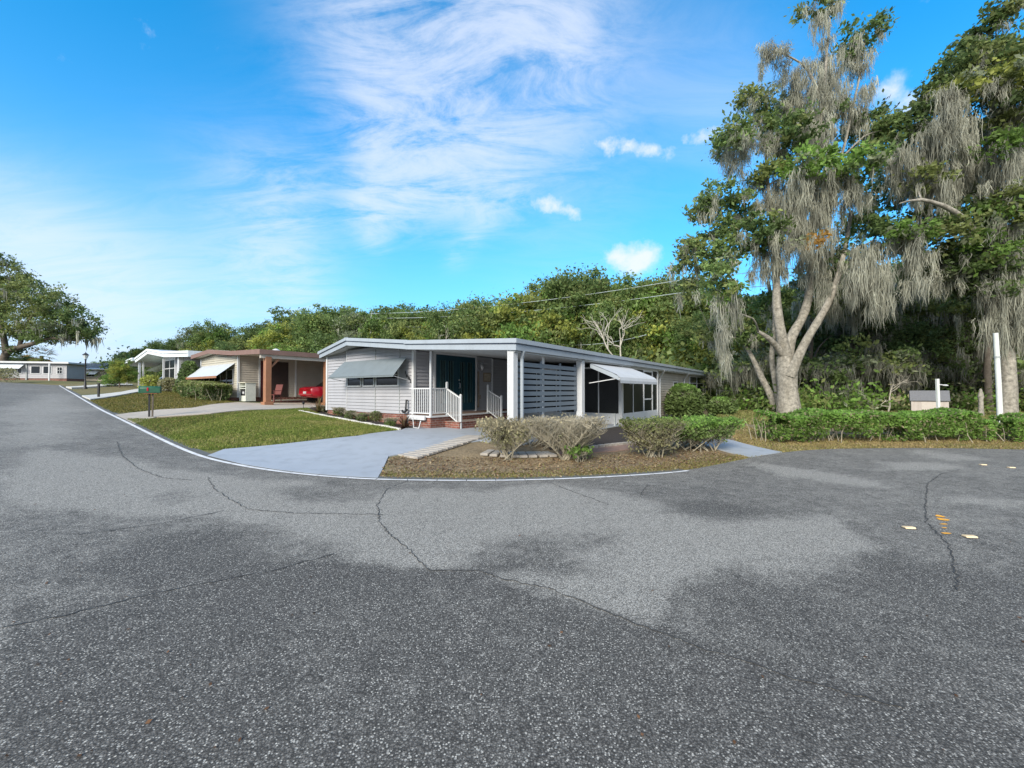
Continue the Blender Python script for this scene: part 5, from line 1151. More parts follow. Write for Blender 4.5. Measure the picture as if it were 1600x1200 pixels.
cb_ = z7([(1270,370,90,70,.5,'mid'),(1200,420,60,60,1,'mid'),(1400,300,110,90,0,'olive'),(1330,250,70,50,.5,'mid'),(1500,210,90,60,0,'mid'),(1400,180,60,50,.8,'mid'),(1340,390,70,60,-1,'yellow'),(1450,370,80,70,-1,'olive'),(1560,360,80,90,-1.4,'yellow'),(1590,460,70,90,-1.4,'olive'),(1500,50,60,35,0,'olive'),(1470,110,40,40,0,'mid'),
 (1490,650,50,60,-1.4,'bright'),(1540,900,80,60,-1.2,'olive'),(1400,940,110,70,0,'dark'),(1480,980,80,50,-1,'bright'),(1300,1040,90,60,-.8,'olive'),(1200,1010,80,70,.5,'mid'),(1420,1120,110,70,-.6,'bright'),(1100,1020,80,60,-.8,'bright'),(1150,620,60,60,.4,'dark'),(1130,550,80,70,.4,'mid'),(1160,800,50,50,-.4,'olive'),(1290,850,40,50,1.4,'mid'),(1600,640,60,60,0,'mid'),(1650,300,100,100,0,'mid'),(1680,560,90,110,0,'olive'),(1700,800,100,100,0,'mid'),(1680,1000,100,100,-.5,'mid'),
 (1240,1200,110,70,.5,'dark'),(1440,1270,110,60,0,'dark'),(1380,1080,80,60,1,'mid'),(1560,1130,80,70,0,'mid'),(1350,700,70,70,1.8,'dark'),(1450,760,80,70,2,'dark'),(1250,720,60,60,2,'mid'),(1330,600,70,70,2.2,'dark'),(1450,560,80,80,2.2,'mid'),(1050,640,50,50,1,'mid')])
mb2_ = z8m([(1240,440,50,200,-1),(1290,470,60,220,-1),(1240,560,60,200,-.6),(1320,600,50,180,-.6),(1200,660,80,220,0),(1100,680,80,220,.3),(1130,780,60,220,.4),(1230,800,70,220,.3),(1340,700,50,180,.8),(1420,640,60,180,.6),(1480,720,60,200,-.9),(1540,720,60,200,-.9),(1540,460,50,220,-.8),(1590,540,50,200,-.6),(1060,730,60,180,.6),(1320,760,50,160,.8),(1380,800,60,160,1),(1200,850,60,200,.2),
 (1080,1050,60,200,-.5),(1130,1100,50,260,-.6),(1500,1020,60,220,-.5),(1560,1020,70,300,-.4),(1420,1160,50,200,-.2),(1480,1200,60,280,-.4),(1540,1280,70,260,-.4),(1600,1200,70,300,-.4),(1320,1180,60,150,.2),(1200,1180,50,160,.4),(900,1150,70,200,0),(860,1170,50,240,0),(940,1200,50,300,0),(1480,1350,40,280,-.3),(1560,1380,60,200,-.3),(1640,1350,80,250,-.3)])
oak('mossy_oak', tuple(at(1576, 668, YB).xy), YB, tb_, cb_, mb2_, 'broad moss-draped oak at the right edge, its trunk beside the tall white pole', 23)
print('oaks', sum(len(o.data.polygons) for o in bpy.data.objects if o.type == 'MESH'))
# --- woodland trees: a few patterns, each copied with its own place
def gen_blobs(rs, h, w, n_, cz=.55, keys=None):
    out = []
    for _ in range(n_):
        a = rs.rand()*6.28; q = rs.rand()**.6; z = h*(cz+(.92-cz)*rs.rand()); taper = 1-.65*max(0, (z/h-.6)/.4)
        r = w*(.22+.16*rs.rand()); out.append((math.cos(a)*w*.62*q*taper, math.sin(a)*w*.62*q*taper, z, r, r, r*.65, keys[rs.randint(len(keys))] if keys else None))
    out.append((0, 0, h*.9, w*.28, w*.28, h*.08)); return out
def proto(seed, h, w, n_, keys, pal, cz, leaf, moss=None, bark='barkdk', lp=62, cl=7, name='woodland_tree', cat='tree'):
    rs = np.random.RandomState(seed); tr_ = [([(0,0,-.3),(rs.randn()*.1,rs.randn()*.1,h*.2),(rs.randn()*.3,rs.randn()*.3,h*.45),(rs.randn()*.4,rs.randn()*.4,h*.8)],[w*.045,w*.036,w*.028,w*.01])]
    return make_tree(name, (0, 0, -60), 'x', cat, 'woodland trees behind the houses', tr_, gen_blobs(rs, h, w, n_, cz, keys), seed, leaf, cl, lp, .45, pal, moss, bark)
protos = [proto(31, 11, 8.5, 17, ['mid','dark'], ('mid','dark','olive'), .38, .17, (14,.4,1.3,.03,40,.2)),
          proto(32, 11, 8, 16, ['olive','mid'], ('olive','mid','yellow'), .36, .16),
          proto(33, 11, 8.5, 17, ['bright','mid','yellow'], ('mid','olive','bright'), .34, .17),
          proto(34, 11, 7.5, 15, ['grey','mid'], ('grey','olive','mid'), .34, .15, (14,.4,1.5,.03,60,.2)),
          proto(35, 11, 8.5, 15, ['dark','mid','olive'], ('dark','mid','olive'), .26, .17, (34,.6,2.4,.022,230,.22,.85), cl=4.5)]
kinds = ['dense dark green crown', 'loose olive crown', 'bright yellow-green crown', 'thin grey-green crown', 'dark moss-hung crown']
used = set(); rsW = np.random.RandomState(8); NT = [0]
def plant(k, x, y, h, w=None, lab='', rz=None):
    z = Tz(x, y)-.1; s = h*.88/11.0; w = w or 1.0; rz = rsW.rand()*6.28 if rz is None else rz; NT[0] += 1
    if k in used: return copy_tree(protos[k], (x, y, z), rz, (s*w, s*w, s), lab, 'woodland trees behind the houses')
    used.add(k); o = protos[k]; o.location = (x, y, z); o.rotation_euler = (0, 0, rz); o.scale = (s*w, s*w, s); o['label'] = lab; return o
# front row follows the outline of the tree line in the photo
OUT = [(205,548),(225,538),(250,530),(285,526),(315,512),(340,505),(375,514),(405,510),(432,500),(470,488),(500,480),(530,476),(562,474),(600,472),(632,477),(664,480),(700,470),(732,466),(764,458),(800,472),(832,460),(862,434),(895,428),(930,428),(962,436),(1000,440),(1035,430),(1068,432),(1100,440)]
ANC = ['left of the porch house gable','just above the porch house gable','above the middle of the porch house roof','above the right end of the porch house roof','above the left corner of the cream house','above the awning of the cream house','above the cream house front corner','above the first brown carport post','above the brown door of the cream house','right of the slender pine','above the second brown carport post','above the left eave of the main house','just left of the utility pole','just right of the utility pole','above the grey window awning','above the thin porch post','above the teal doors','above the wall plaque','left of the white corner carport post','right above the white corner carport post','above the left half of the slatted screen','above the right half of the slatted screen','above the second carport column','above the canvas awning','behind the bleached bare tree','above the porch screen door','above the beige rear room','above the large leafy bush','above the far end of the main roof']
where = lambda u: 'over the white porch house' if u < 300 else 'over the cream house' if u < 500 else 'over the grey roof near the utility pole' if u < 640 else 'over the middle of the main roof' if u < 860 else 'over the right end of the main roof'
for i, (u, v) in enumerate(OUT):
    Y = np.interp(u, [200,450,700,900,1100], [74,60,50,42,36])+rsW.uniform(-2, 2); q = at(u, v, Y); z = Tz(q.x, q.y); h = (q.z-z)*1.0/.97
    k = [0,1,2,0,3,2,4,1,0,2,1,0,3,2,0,1,2,0,1,2,3,2,1,2,0,2,1,2,2][i]
    plant(k, q.x, q.y, h*rsW.uniform(.93, 1.04), rsW.uniform(.72, .98)*max(1, 8.5/h*.8), f'{kinds[k]}, front row, {ANC[i]}')
for i, u in enumerate(range(190, 1180, 38)):
    Y = np.interp(u, [200,450,700,900,1100], [84,69,58,49,43])+rsW.uniform(-2, 2); v = np.interp(u, [a for a, _ in OUT], [b for _, b in OUT])+24+rsW.uniform(-8, 14); q = at(u, v, Y); z = Tz(q.x, q.y); k = rsW.randint(5)
    plant(k, q.x, q.y, (q.z-z), 1.15, f'{kinds[k]}, rear row, {ANC[min(28, i+(i>8)+(i>17)+(i>22))]}')
# dark wood behind the hedge on the right
WR = [(1120,31,480,'beyond the tall yellow-green bush'),(1150,34,450,'right of the low dark bush'),(1178,30,500,'left of the thin stems of the forked oak'),(1200,37,440,'behind the thin stems of the forked oak'),(1232,41,430,'directly behind the forked trunk'),(1258,33,470,'just right of the forked trunk'),(1295,30,480,'above the left part of the long hedge'),
      (1322,35,420,'a third of the way along the long hedge'),(1352,29,470,'above the middle of the long hedge'),(1385,33,400,'above the pale tangled shrub'),(1416,29,470,'just left of the garden shed'),(1450,33,390,'right over the garden shed'),(1484,29,440,'just right of the short lamp post'),(1516,33,360,'above the right end of the long hedge'),(1546,28,430,'just left of the tall white pole'),(1585,32,350,'behind the trunk beside the tall pole'),(1622,28,400,'at the right edge of the photo')]
for i, (u, Y, v, pl) in enumerate(WR):
    q = at(u, v, Y); z = Tz(q.x, q.y); k = (2,1,4,3,4,0,4,1,4,0,4,3,4,1,4,0,4)[i]; plant(k, q.x, q.y, q.z-z, 1.0, f'{kinds[k]} in the wood {pl}')
for i, (u, Y, v, pl) in enumerate([(1270,44,470,'beyond the hedge start'),(1410,44,420,'beyond the shed'),(1560,42,400,'beyond the tall pole'),(1660,40,400,'beyond the mossy oak'),(1180,46,450,'beyond the far house corner')]):
    q = at(u, v, Y); z = Tz(q.x, q.y); k = (1,3,0)[i % 3]; plant(k, q.x, q.y, q.z-z, 1.2, f'{kinds[k]}, rearmost wood row, {pl}')
# moss-laden understory trees
for i, (u, v, Y, w, pl) in enumerate([(1165,560,26.5,.8,'left of the forked oak'),(1290,560,25.5,.9,'right of the forked trunk'),(1345,540,26,1.0,'above the hedge middle'),(1400,560,25,.9,'left of the shed'),(1500,550,25.5,1.0,'between shed and tall pole'),(1600,560,24.5,1.0,'at the right edge')]):
    rs = np.random.RandomState(500+i); q = at(u, v, Y); z = Tz(q.x, q.y); h = q.z-z; bl_ = [(rs.randn()*1.3*w, rs.randn()*.9, h*(.55+.5*rs.rand()), .9, .8, .45, ('olive','grey','mid')[rs.randint(3)]) for _ in range(8)]
    E = make_tree('understory_tree', (q.x, q.y, z), 'low understory tree thick with grey moss, '+pl, 'tree', 'mossy understory trees', [([(0,0,-.2),(.2,.1,h*.4),(-.1,.2,h*.8)],[.09,.07,.03])], bl_, 500+i, .13, 9, 40, .3, ('olive','mid','grey'), (34,.35,1.5,.014,60,.2,.62))
# bare lower trunks of the wood
for i, (u, Y, r, lean, lab) in enumerate([(1266,27,.16,.2,'dark slim trunk just right of the forked oak'),(1338,28,.13,-.4,'slim dark trunk over the hedge middle'),(1512,26,.15,.1,'dark trunk left of the weathered stump'),(1547,24,.17,0,'green-brown slim trunk just left of the tall white pole'),(1440,29,.12,.5,'thin leaning trunk above the shed roof'),(1300,30,.10,.7,'thin leaning trunk right of the forked oak')]):
    rsT = np.random.RandomState(400+i); q = at(u, 650, Y); z = Tz(q.x, q.y); E = empty('slender_tree', (q.x, q.y, z), 0, lab, 'tree')
    trunk_mesh([([(0,0,-.2),(lean*.2,.1,2.5),(lean*.6,.0,5),(lean,.2,8.5)],[r*1.2,r,r*.8,r*.4]),([(lean*.2,.1,2.5),(lean*.2+.8,.3,4.2),(lean*.2+1.6,.2,5.0)],[r*.5,r*.35,.02])], rsT).build('trunk', M['barkdk'], E, smooth=True)
    bl_ = [(lean+rsT.randn()*1.0, rsT.randn()*1.0, 6.5+rsT.rand()*3, 1.1, 1.1, .7, 'olive') for _ in range(6)]; P, Tn = crown_pts(bl_, rsT, 9, 50, .3, ('mid','olive','dark')); linkm('crown', cat_mesh('crown', [leafcloud(P, Tn, .14, rsT)]), M['leaf'], E)
    an = [(b[0]+rsT.randn(), b[1]+rsT.randn(), b[2]-.3-rsT.rand(), 1) for b in bl_ for _ in range(5)]; V, C_ = moss_cloud(an, rsT, 22, .6, 2.2, .03, .22); linkm('hanging_moss', np_mesh('hanging_moss', V, np.arange(len(V)).reshape(-1, 4), C_), M['moss'], E)
# pine and bare tree
rs = np.random.RandomState(77); q = at(452, 486, 62); zq = Tz(q.x, q.y); hh = q.z-zq
make_tree('pine_tree', (q.x, q.y, zq), 'slender pine rising above the tree line over the cream house', 'tree', None, [([(0,0,-.2),(.1,0,hh*.5),(0,0,hh*.97)],[.22,.16,.05])], [(rs.randn()*1.1, rs.randn()*1.1, hh*z_, 1.1, 1.1, .45, 'mid') for z_ in (.72,.78,.82,.87,.9,.94,.98,.8,.86)], 78, .22, 9, 30, .3, ('mid','olive'))
def bare_tree(u, v, Y, h, seed, lab):
    rs = np.random.RandomState(seed); q = at(u, v, Y); z = Tz(q.x, q.y); E = empty('bare_tree', (q.x, q.y, z), 0, lab, 'tree'); m_ = MB()
    def rec(p, d, L_, r, dep):
        e = p+d*L_; mid = p.lerp(e, .5)+Vector(rs.randn(3))*L_*.07; m_.tube([p, mid, e], [r, r*.85, r*.65], 5, cap=dep == 0)
        if dep < 5:
            for _ in range(3 if dep < 3 else 2):
                nd_ = (d+Vector(rs.randn(3))*.55+Vector((0,0,.08))).normalized(); rec(e if rs.rand() < .6 else mid, nd_, L_*(.62+.2*rs.rand()), r*.6, dep+1)
    rec(Vector((0,0,-.2)), Vector((.15,0,1)).normalized(), h*.36, h*.016, 0); m_.build('branches', M['pine'], E); return E
bare_tree(960, 470, 33, 8.6, 5, 'bleached bare tree showing pale branches among green crowns over the roof'); bare_tree(672, 500, 44, 8.5, 9, 'bare pale tree left among the crowns over the main roof'); bare_tree(1385, 600, 24, 3.2, 12, 'pale leafless tangled shrub left of the shed')
# far left oak, palm, trees
rs = np.random.RandomState(41); q = at(4, 595, 57); zq = Tz(q.x, q.y)
def fp(u, v, dy=0): p_ = at(u, v, 57+dy); return (p_.x-q.x, p_.y-q.y, p_.z-zq)
S = 57/F
fb = [(fp(u, v, dy)+(ru*S, ru*S*1.1, rv*S, k)) for u, v, ru, rv, dy, k in [(20,440,30,22,0,'olive'),(50,455,30,20,0,'olive'),(75,470,25,20,-1,'olive'),(95,480,22,16,0,'mid'),(118,495,22,16,0,'mid'),(138,510,16,14,0,'dark'),(148,522,9,9,0,'dark'),(30,480,30,20,1,'olive'),(65,500,30,18,0,'olive'),(100,510,28,14,0,'mid'),(15,510,25,18,0,'mid'),(45,515,30,14,0,'olive'),(80,525,30,10,0,'mid'),(120,522,20,9,0,'dark'),(-10,420,25,20,0,'olive'),(3,405,12,10,0,'mid'),(-40,450,40,40,0,'mid'),(-50,500,40,30,0,'mid'),(0,470,30,25,2,'mid'),(20,540,15,12,0,'dark')]]
tk = [([fp(4,600),fp(5,570),fp(10,552),fp(30,543),fp(55,536),fp(80,529),fp(100,531),fp(125,530),fp(145,522)],[.55,.5,.42,.34,.28,.22,.16,.12,.05]), ([fp(10,552),fp(4,520),fp(-5,480)],[.4,.3,.15]), ([fp(30,543),fp(40,510),fp(60,480)],[.25,.18,.08])]
make_tree('spreading_oak', (q.x, q.y, zq), 'broad spreading oak leaning over the long white home at the left edge', 'tree', None, tk, fb, 42, .17, 8, 46, .36, ('olive','mid','grey'), (10,.8,2.4,.07,70,.3))
def palm(u, v, Y, lab):
    rs = np.random.RandomState(6); q = at(u, v, Y); z = Tz(q.x, q.y); h = q.z-z; E = empty('palm_tree', (q.x, q.y, z), 0, lab, 'tree'); MB().tube([(0,0,-.2),(.1,0,h*.5),(0,0,h)], [.22,.17,.2], 8).build('trunk', M['barkdk'], E, smooth=True)
    V = []; C_ = []
    for _ in range(60):
        a = rs.rand()*6.28; el = rs.uniform(-1.1, 1.2); L_ = 1.5+.4*rs.rand(); c = (GREENS['olive'] if rs.rand() < .6 else GREENS['brown']*1.1)*(.8+.6*rs.rand())
        d = np.array([math.cos(a)*math.cos(el), math.sin(a)*math.cos(el), math.sin(el)]); s = np.array([-math.sin(a), math.cos(a), 0]); st = np.array([0, 0, h])+d*L_*.5
        for k in range(7):
            f_ = (k-3)/3; dd = d*math.cos(f_*.8)+s*math.sin(f_*.8); e = st+dd*L_*.62+np.array([0,0,-.25-.2*abs(f_)]); w = np.cross(dd, [0,0,1])*.06; m__ = (st+e)/2+[0,0,.08]
            V += [st, m__+w, e, m__-w]; C_ += [c]*4
    linkm('fronds', np_mesh('fronds', np.array(V), np.arange(len(V)).reshape(-1, 4), np.array(C_)), M['leaf'], E)
palm(65, 556, 58, 'round-headed palm behind the long white mobile home')
for u, v, Y, k, w, lab in ((30,548,60,4,1.6,'dark bushy tree behind the long white home, under the spreading oak'),(5,556,64,1,1.6,'pale tree behind the long white home at the left edge of the photo'),(90,566,72,3,2.2,'low pale shrubby tree right of the palm'),(150,570,80,0,2,'distant low tree right of the street lamp'),(165,562,84,2,1.6,'distant tree left of the porch house, behind the young tree')):
    q = at(u, v, Y); z = Tz(q.x, q.y); plant(k, q.x, q.y, q.z-z, w, lab)
q = at(188, 556, 37); z = Tz(q.x, q.y); plant(2, q.x, q.y, q.z-z, .72, 'young light green tree on the lawn right of the street lamp')
# --- shrubs
def shrub(name, loc, w, d, h, seed, label, leaf=.05, nst=14, twigs=500, leaves=4000, lcol='olive', topcol='yellow', bare=.0, base_gap=.3, group=None, cat='shrub', flat=True, zmin=.25, rz=0, twig_r=.004, spread=.35, fill=.0, ball=False):
    """stems from a narrow foot fanning out to a clipped dome; leaves mostly in the outer layer"""
    rs = np.random.RandomState(seed); E = empty(name, loc, rz, label, cat, group); m_ = MB(); tips = []
    def inside(p): return abs(p[0])/(w/2) < 1.05 and abs(p[1])/(d/2) < 1.05
    for i in range(nst):
        a = rs.rand()*6.28; foot = Vector((rs.uniform(-1,1)*w*spread*.5, rs.uniform(-1,1)*d*spread*.5, -.03)); kk = .6 if ball else 1.0; top = Vector((max(-1,min(1,rs.uniform(-1.05,1.05)))*w/2*kk, rs.uniform(-1,1)*d/2*kk, h*(.72+.26*rs.rand())*(.78 if ball else 1)))
        mid = foot.lerp(top, .45)+Vector((rs.randn()*.06, rs.randn()*.06, rs.rand()*.08)); m_.tube([foot, mid, top], [.014, .010, .004], 5, cap=False)
        for _ in range(int(twigs/nst)):
            t = .25+.75*rs.rand(); b = foot.lerp(mid, t/.5) if t < .5 else mid.lerp(top, (t-.5)/.5); e = b+Vector((rs.randn()*.16, rs.randn()*.16, .10+.16*rs.rand())); e.z = min(e.z, h*(.82 if ball else .96)+h*.06*rs.rand()); e.x = max(-w/2, min(w/2, e.x)); e.y = max(-d/2, min(d/2, e.y))
            m1 = b.lerp(e, .5)+Vector(rs.randn(3))*.02; m_.tube([b, m1, e], [twig_r*1.3, twig_r, twig_r*.6], 3, cap=False); tips.append(e)
            for _ in range(2):
                e2 = e+Vector((rs.randn()*.06, rs.randn()*.06, .03+.05*rs.rand())); m_.tube([m1, e2], [twig_r*.8, twig_r*.5], 3, cap=False); tips.append(e2)
    m_.build('branches', M['twig'], E)
    tp = np.array([tuple(t) for t in tips]); n = leaves; src = tp[rs.randint(len(tp), size=n)]; P = src+rs.randn(n, 3)*[.045,.045,.035]
    if fill:
        k = int(n*fill); Q = np.stack([rs.uniform(-1,1,k)*w/2*.97, rs.uniform(-1,1,k)*d/2*.97, h*(zmin+(1-zmin)*rs.rand(k)**.7)], 1); P[:k] = Q
    if ball: P = P[(P[:, 0]/(w/2))**2+(P[:, 1]/(d/2))**2+((P[:, 2]-h*.42)/(h*.6))**2 < .75+.5*vnoise(P[:, 0]+seed, P[:, 2]+P[:, 1], 2.5)]
    P = P[P[:, 2] > h*zmin*.6]; tt = np.clip((P[:, 2]/h-.75)/.2, 0, 1)[:, None]; Tn = GREENS[lcol]*(1-tt)+GREENS[topcol]*tt
    patch_ = vnoise(P[:, 0]+loc[0], P[:, 1]+P[:, 2]+loc[1], 3.0)[:, None]; Tn = Tn*(.7+.6*patch_)
    if bare: 
        ok = vnoise(P[:, 0]*1+loc[0]+9, P[:, 2]*1+loc[1], 2.2) > bare; P, Tn = P[ok], Tn[ok]
    if len(P): linkm('leaves', cat_mesh('leaves', [leafcloud(P, Tn, leaf, rs, up=.5)]), M['leaf'], E)
    return E
def onG(u, v): x, y = G(u, v); return (x, y, Tz(x, y))
GREENS['sage'] = np.array([.16,.155,.085]); GREENS['twigleaf'] = np.array([.24,.21,.13])
shrub('clipped_shrub', onG(790,717), 1.05, .85, .78, 101, 'sparse greyish clipped shrub at the corner of the carport, leftmost of the island shrubs', .034, 14, 700, 3600, 'sage', 'twigleaf', .36, rz=R(5), zmin=.12)
b = shrub('bare_shrub', onG(884,718), 1.75, 1.2, .90, 102, 'almost leafless twiggy shrub with fanning pale stems before the mulch bed', .03, 26, 700, 350, 'sage', 'twigleaf', .45, rz=0, spread=.12, twig_r=.006)
shrub('twiggy_hedge_shrub', onG(862,700), 2.0, .7, .70, 103, 'long twiggy grey shrub behind the bare one, along the carport edge', .03, 26, 800, 700, 'sage', 'twigleaf', .35, rz=R(-20), spread=.8)
shrub('clipped_shrub', onG(1020,714), 1.15, .8, .78, 104, 'half-green clipped shrub with brown lower leaves, left of the bright green shrub', .036, 20, 1500, 7500, 'sage', 'olive', .18, rz=R(15), zmin=.15, fill=.15)
shrub('clipped_shrub', onG(1088,703), 1.75, 1.0, .74, 105, 'bright green flat-topped shrub beside the painted side path', .04, 26, 1200, 17000, 'mid', 'bright', .0, rz=R(20), zmin=.45, fill=.25, spread=.6)
shrub('low_sprig', onG(905,722), .35, .3, .22, 106, 'small green sprig at the foot of the bare shrub', .04, 6, 60, 500, 'bright', 'bright'); 
shrub('large_leafy_bush', (*HW(.80,13.0), Tz(*HW(.80,13.0))), 1.9, 1.5, 1.65, 107, 'large glossy dark green bush against the rear room window', .10, 30, 900, 17000, 'mid', 'bright', 0, rz=HA, zmin=.05, fill=.8, ball=True)
shrub('yellow_green_bush', (*HW(1.2,22.9), Tz(*HW(1.2,22.9))), 1.5, 1.4, 1.6, 108, 'tall yellow-green bush at the far corner of the main house', .09, 20, 600, 8500, 'bright', 'yellow', 0, zmin=.1, fill=.7, ball=True)
shrub('low_bush', onG(1128,650), 1.6, 1.3, 1.0, 109, 'low dark bush right of the yellow-green one, at the far corner', .08, 16, 400, 6500, 'mid', 'bright', 0, zmin=.05, fill=.7, ball=True)
# hedge on the right: one clipped row, then two separate bushes
def hedge_run(name, pts, w, h, seed, label, cat='hedge', dens=3400, lcol='bright', top='fresh', leaf=.05):
    rs = np.random.RandomState(seed); P0 = resample(pts, .3); c0 = P0[0]; E = empty(name, (c0[0], c0[1], Tz(*c0)), 0, label, cat); L_ = sum(np.linalg.norm(P0[i+1]-P0[i]) for i in range(len(P0)-1)); n = int(dens*L_)
    t = rs.rand(n)*(len(P0)-1); i = t.astype(int); f_ = (t-i)[:, None]; c = P0[i]*(1-f_)+P0[i+1]*f_; d = P0[i+1]-P0[i]; d /= np.linalg.norm(d, axis=1)[:, None]; nn = np.stack([-d[:, 1], d[:, 0]], 1)
    side = rs.uniform(-1, 1, n); zz = rs.rand(n)**.75; s = t*.3; hh = h*(1+.20*(fbm(s, s*0+seed, 1.2, 3)-.5)*2); shell = rs.rand(n) < .75
    face = rs.rand(n) < .55; side = np.where(shell & face, np.sign(side)*(.82+.22*rs.rand(n)), side); zz = np.where(shell & ~face, .9+.12*rs.rand(n), zz)
    bulge = 1-.28*np.clip(.45-zz, 0, 1)/.45+.12*(fbm(s, zz*h, 3, 3)-.5)*2
    x = c[:, 0]+nn[:, 0]*side*w/2*bulge; y = c[:, 1]+nn[:, 1]*side*w/2*bulge; z = T(x, y)+.05+zz*hh; P = np.stack([x-c0[0], y-c0[1], z-Tz(*c0)], 1)
    ok = (fbm(s+3, zz*h*1.5, 2.2, 3) > np.clip(.56-zz*.5, .1, .54)+(.10*np.clip(1-s/2.5, 0, 1) if L_ > 5 else 0)); P = P[ok]; zz = zz[ok]; s = s[ok]
    tt = np.clip((zz-.7)/.25, 0, 1)[:, None]; Tn = (GREENS[lcol]*(1-tt)+GREENS[top]*tt)*(.65+.7*fbm(s, P[:, 2], 2.5, 2))[:, None]; br = (rs.rand(len(P)) < .10); Tn[br] = GREENS['twigleaf']*.8
    linkm('leaves', cat_mesh('leaves', [leafcloud(P, Tn, leaf, rs, up=.3)]), M['leaf'], E)
    m_ = MB()
    for _ in range(int(L_*9)):
        k = rs.randint(len(P0)); q = P0[k]+rs.randn(2)*w*.2; zb = Tz(*q)-Tz(*c0); b_ = Vector((q[0]-c0[0], q[1]-c0[1], zb-.03)); e = b_+Vector((rs.randn()*.15, rs.randn()*.15, h*.85)); m_.tube([b_, b_.lerp(e, .5)+Vector(rs.randn(3))*.04, e], [.013,.010,.004], 5, cap=False)
    m_.build('stems', M['twig'], E); return E
HP = [G(1194,690), G(1300,689), G(1400,688), G(1512,687)]
hedge_run('hedge', HP, .85, .80, 201, 'long clipped dark green hedge along the right arm of the road')
hedge_run('hedge', [G(1532,690), G(1545,690)], .5, .62, 202, 'small hedge bush with visible stems just right of the long hedge', dens=2600)
hedge_run('hedge', [G(1566,690), G(1640,691), G(1760,692)], .7, .72, 203, 'last piece of hedge running out of the frame at the right edge', dens=3000)
x, y = NW(-3.0, -1.5); 
p0, p1 = NW(-4.1, -1.0), NW(.55, -1.15)
hedge_run('hedge', [p0, p1], 1.3, .80, 204, 'dense clipped hedge bush under the awning of the cream house', dens=3600, lcol='dark', top='olive', leaf=.055)
x, y = NW(-5.6, -.9); shrub('dark_upright_bush', (*NW(-6.0,-.6), Tz(*NW(-6.0,-.6))), 1.3, 1.2, 2.2, 110, 'dark upright bush at the left corner of the cream house', .08, 16, 400, 7500, 'dark', 'mid', 0, zmin=.05, fill=.7, ball=True)
# beds and odd plants
def spiky(name, loc, n_, L_, cols, label, seed, w=.02, group=None):
    rs = np.random.RandomState(seed); E = empty(name, loc, 0, label, 'plant', group); V = []; C_ = []
    for _ in range(n_):
        a = rs.rand()*6.28; el = rs.uniform(.15, 1.4); l_ = L_*(.6+.5*rs.rand()); c = np.array(cols[rs.randint(len(cols))])*(.8+.4*rs.rand()); h_ = np.array([math.cos(a), math.sin(a), 0]); s = np.array([-math.sin(a), math.cos(a), 0])*w; prev = None
        for k in range(6):
            t = k/5; p = h_*l_*math.cos(el)*t*(1+.2*t)+np.array([0,0,l_*math.sin(el)*t-.45*l_*math.cos(el)*t*t]); ww = s*(1-t)**.6 if k < 5 else s*.02; cur = (p-ww, p+ww)
            if prev is not None: V += [prev[0], prev[1], cur[1], cur[0]]; C_ += [c]*4
            prev = cur
    linkm('blades', np_mesh('blades', np.array(V), np.arange(len(V)).reshape(-1, 4), np.array(C_)), M['grass'], E); return E
spiky('spiky_plant', onG(632,669), 130, .62, [(.11,.05,.035),(.16,.10,.05),(.08,.035,.03),(.2,.16,.09)], 'reddish brown spiky plant at the driveway end of the flower bed', 1)
spiky('spiky_plant', onG(497,644), 130, .72, [(.22,.13,.06),(.26,.18,.09),(.12,.13,.04)], 'straw-brown grassy plant at the left corner of the main house', 2)
for k, (u, v, s, lab) in enumerate(((513,644,.42,'low green shrub beside the straw-brown plant at the house corner'),(530,650,.55,'round dark green shrub below the left window of the bow front'),(548,655,.5,'green shrub in the middle of the flower bed'),(565,658,.45,'low green shrub right of the middle of the flower bed'),(588,659,.6,'feathery light green shrub right of the skirt vent'),(610,666,.4,'small green shrub left of the reddish spiky plant'))):
    shrub('flower_bed_shrub', onG(u, v), s*1.0, s*.7, s*.62, 300+k, lab, .035, 8, 120, 1500, 'mid' if k != 4 else 'olive', 'mid' if k != 4 else 'bright', 0, zmin=.05, fill=.6, ball=True, group='shrubs in the flower bed')
for k, (u, v, Y, s, lab, c_) in enumerate(((235,606,31,1.5,'yellow-green bushy plant beside the far porch house post','yellow'),(262,606,30.5,1.3,'grey-green plant beneath the glazed porch','sage'),(283,607,29,1.0,'small flowering plant before the glazed porch','olive'),(172,606,40,1.6,'round bush at the foot of the young tree','bright'),(8,598,45,2.2,'dull bush against the skirt of the long white home, left edge','sage'))):
    q = at(u, v, Y); shrub('garden_bush', (q.x, q.y, Tz(q.x, q.y)), s, s, s*.8, 320+k, lab, .09, 8, 80, 1500, c_, c_, 0, zmin=.05, fill=.8, ball=True, group='garden bushes along the far lawns')
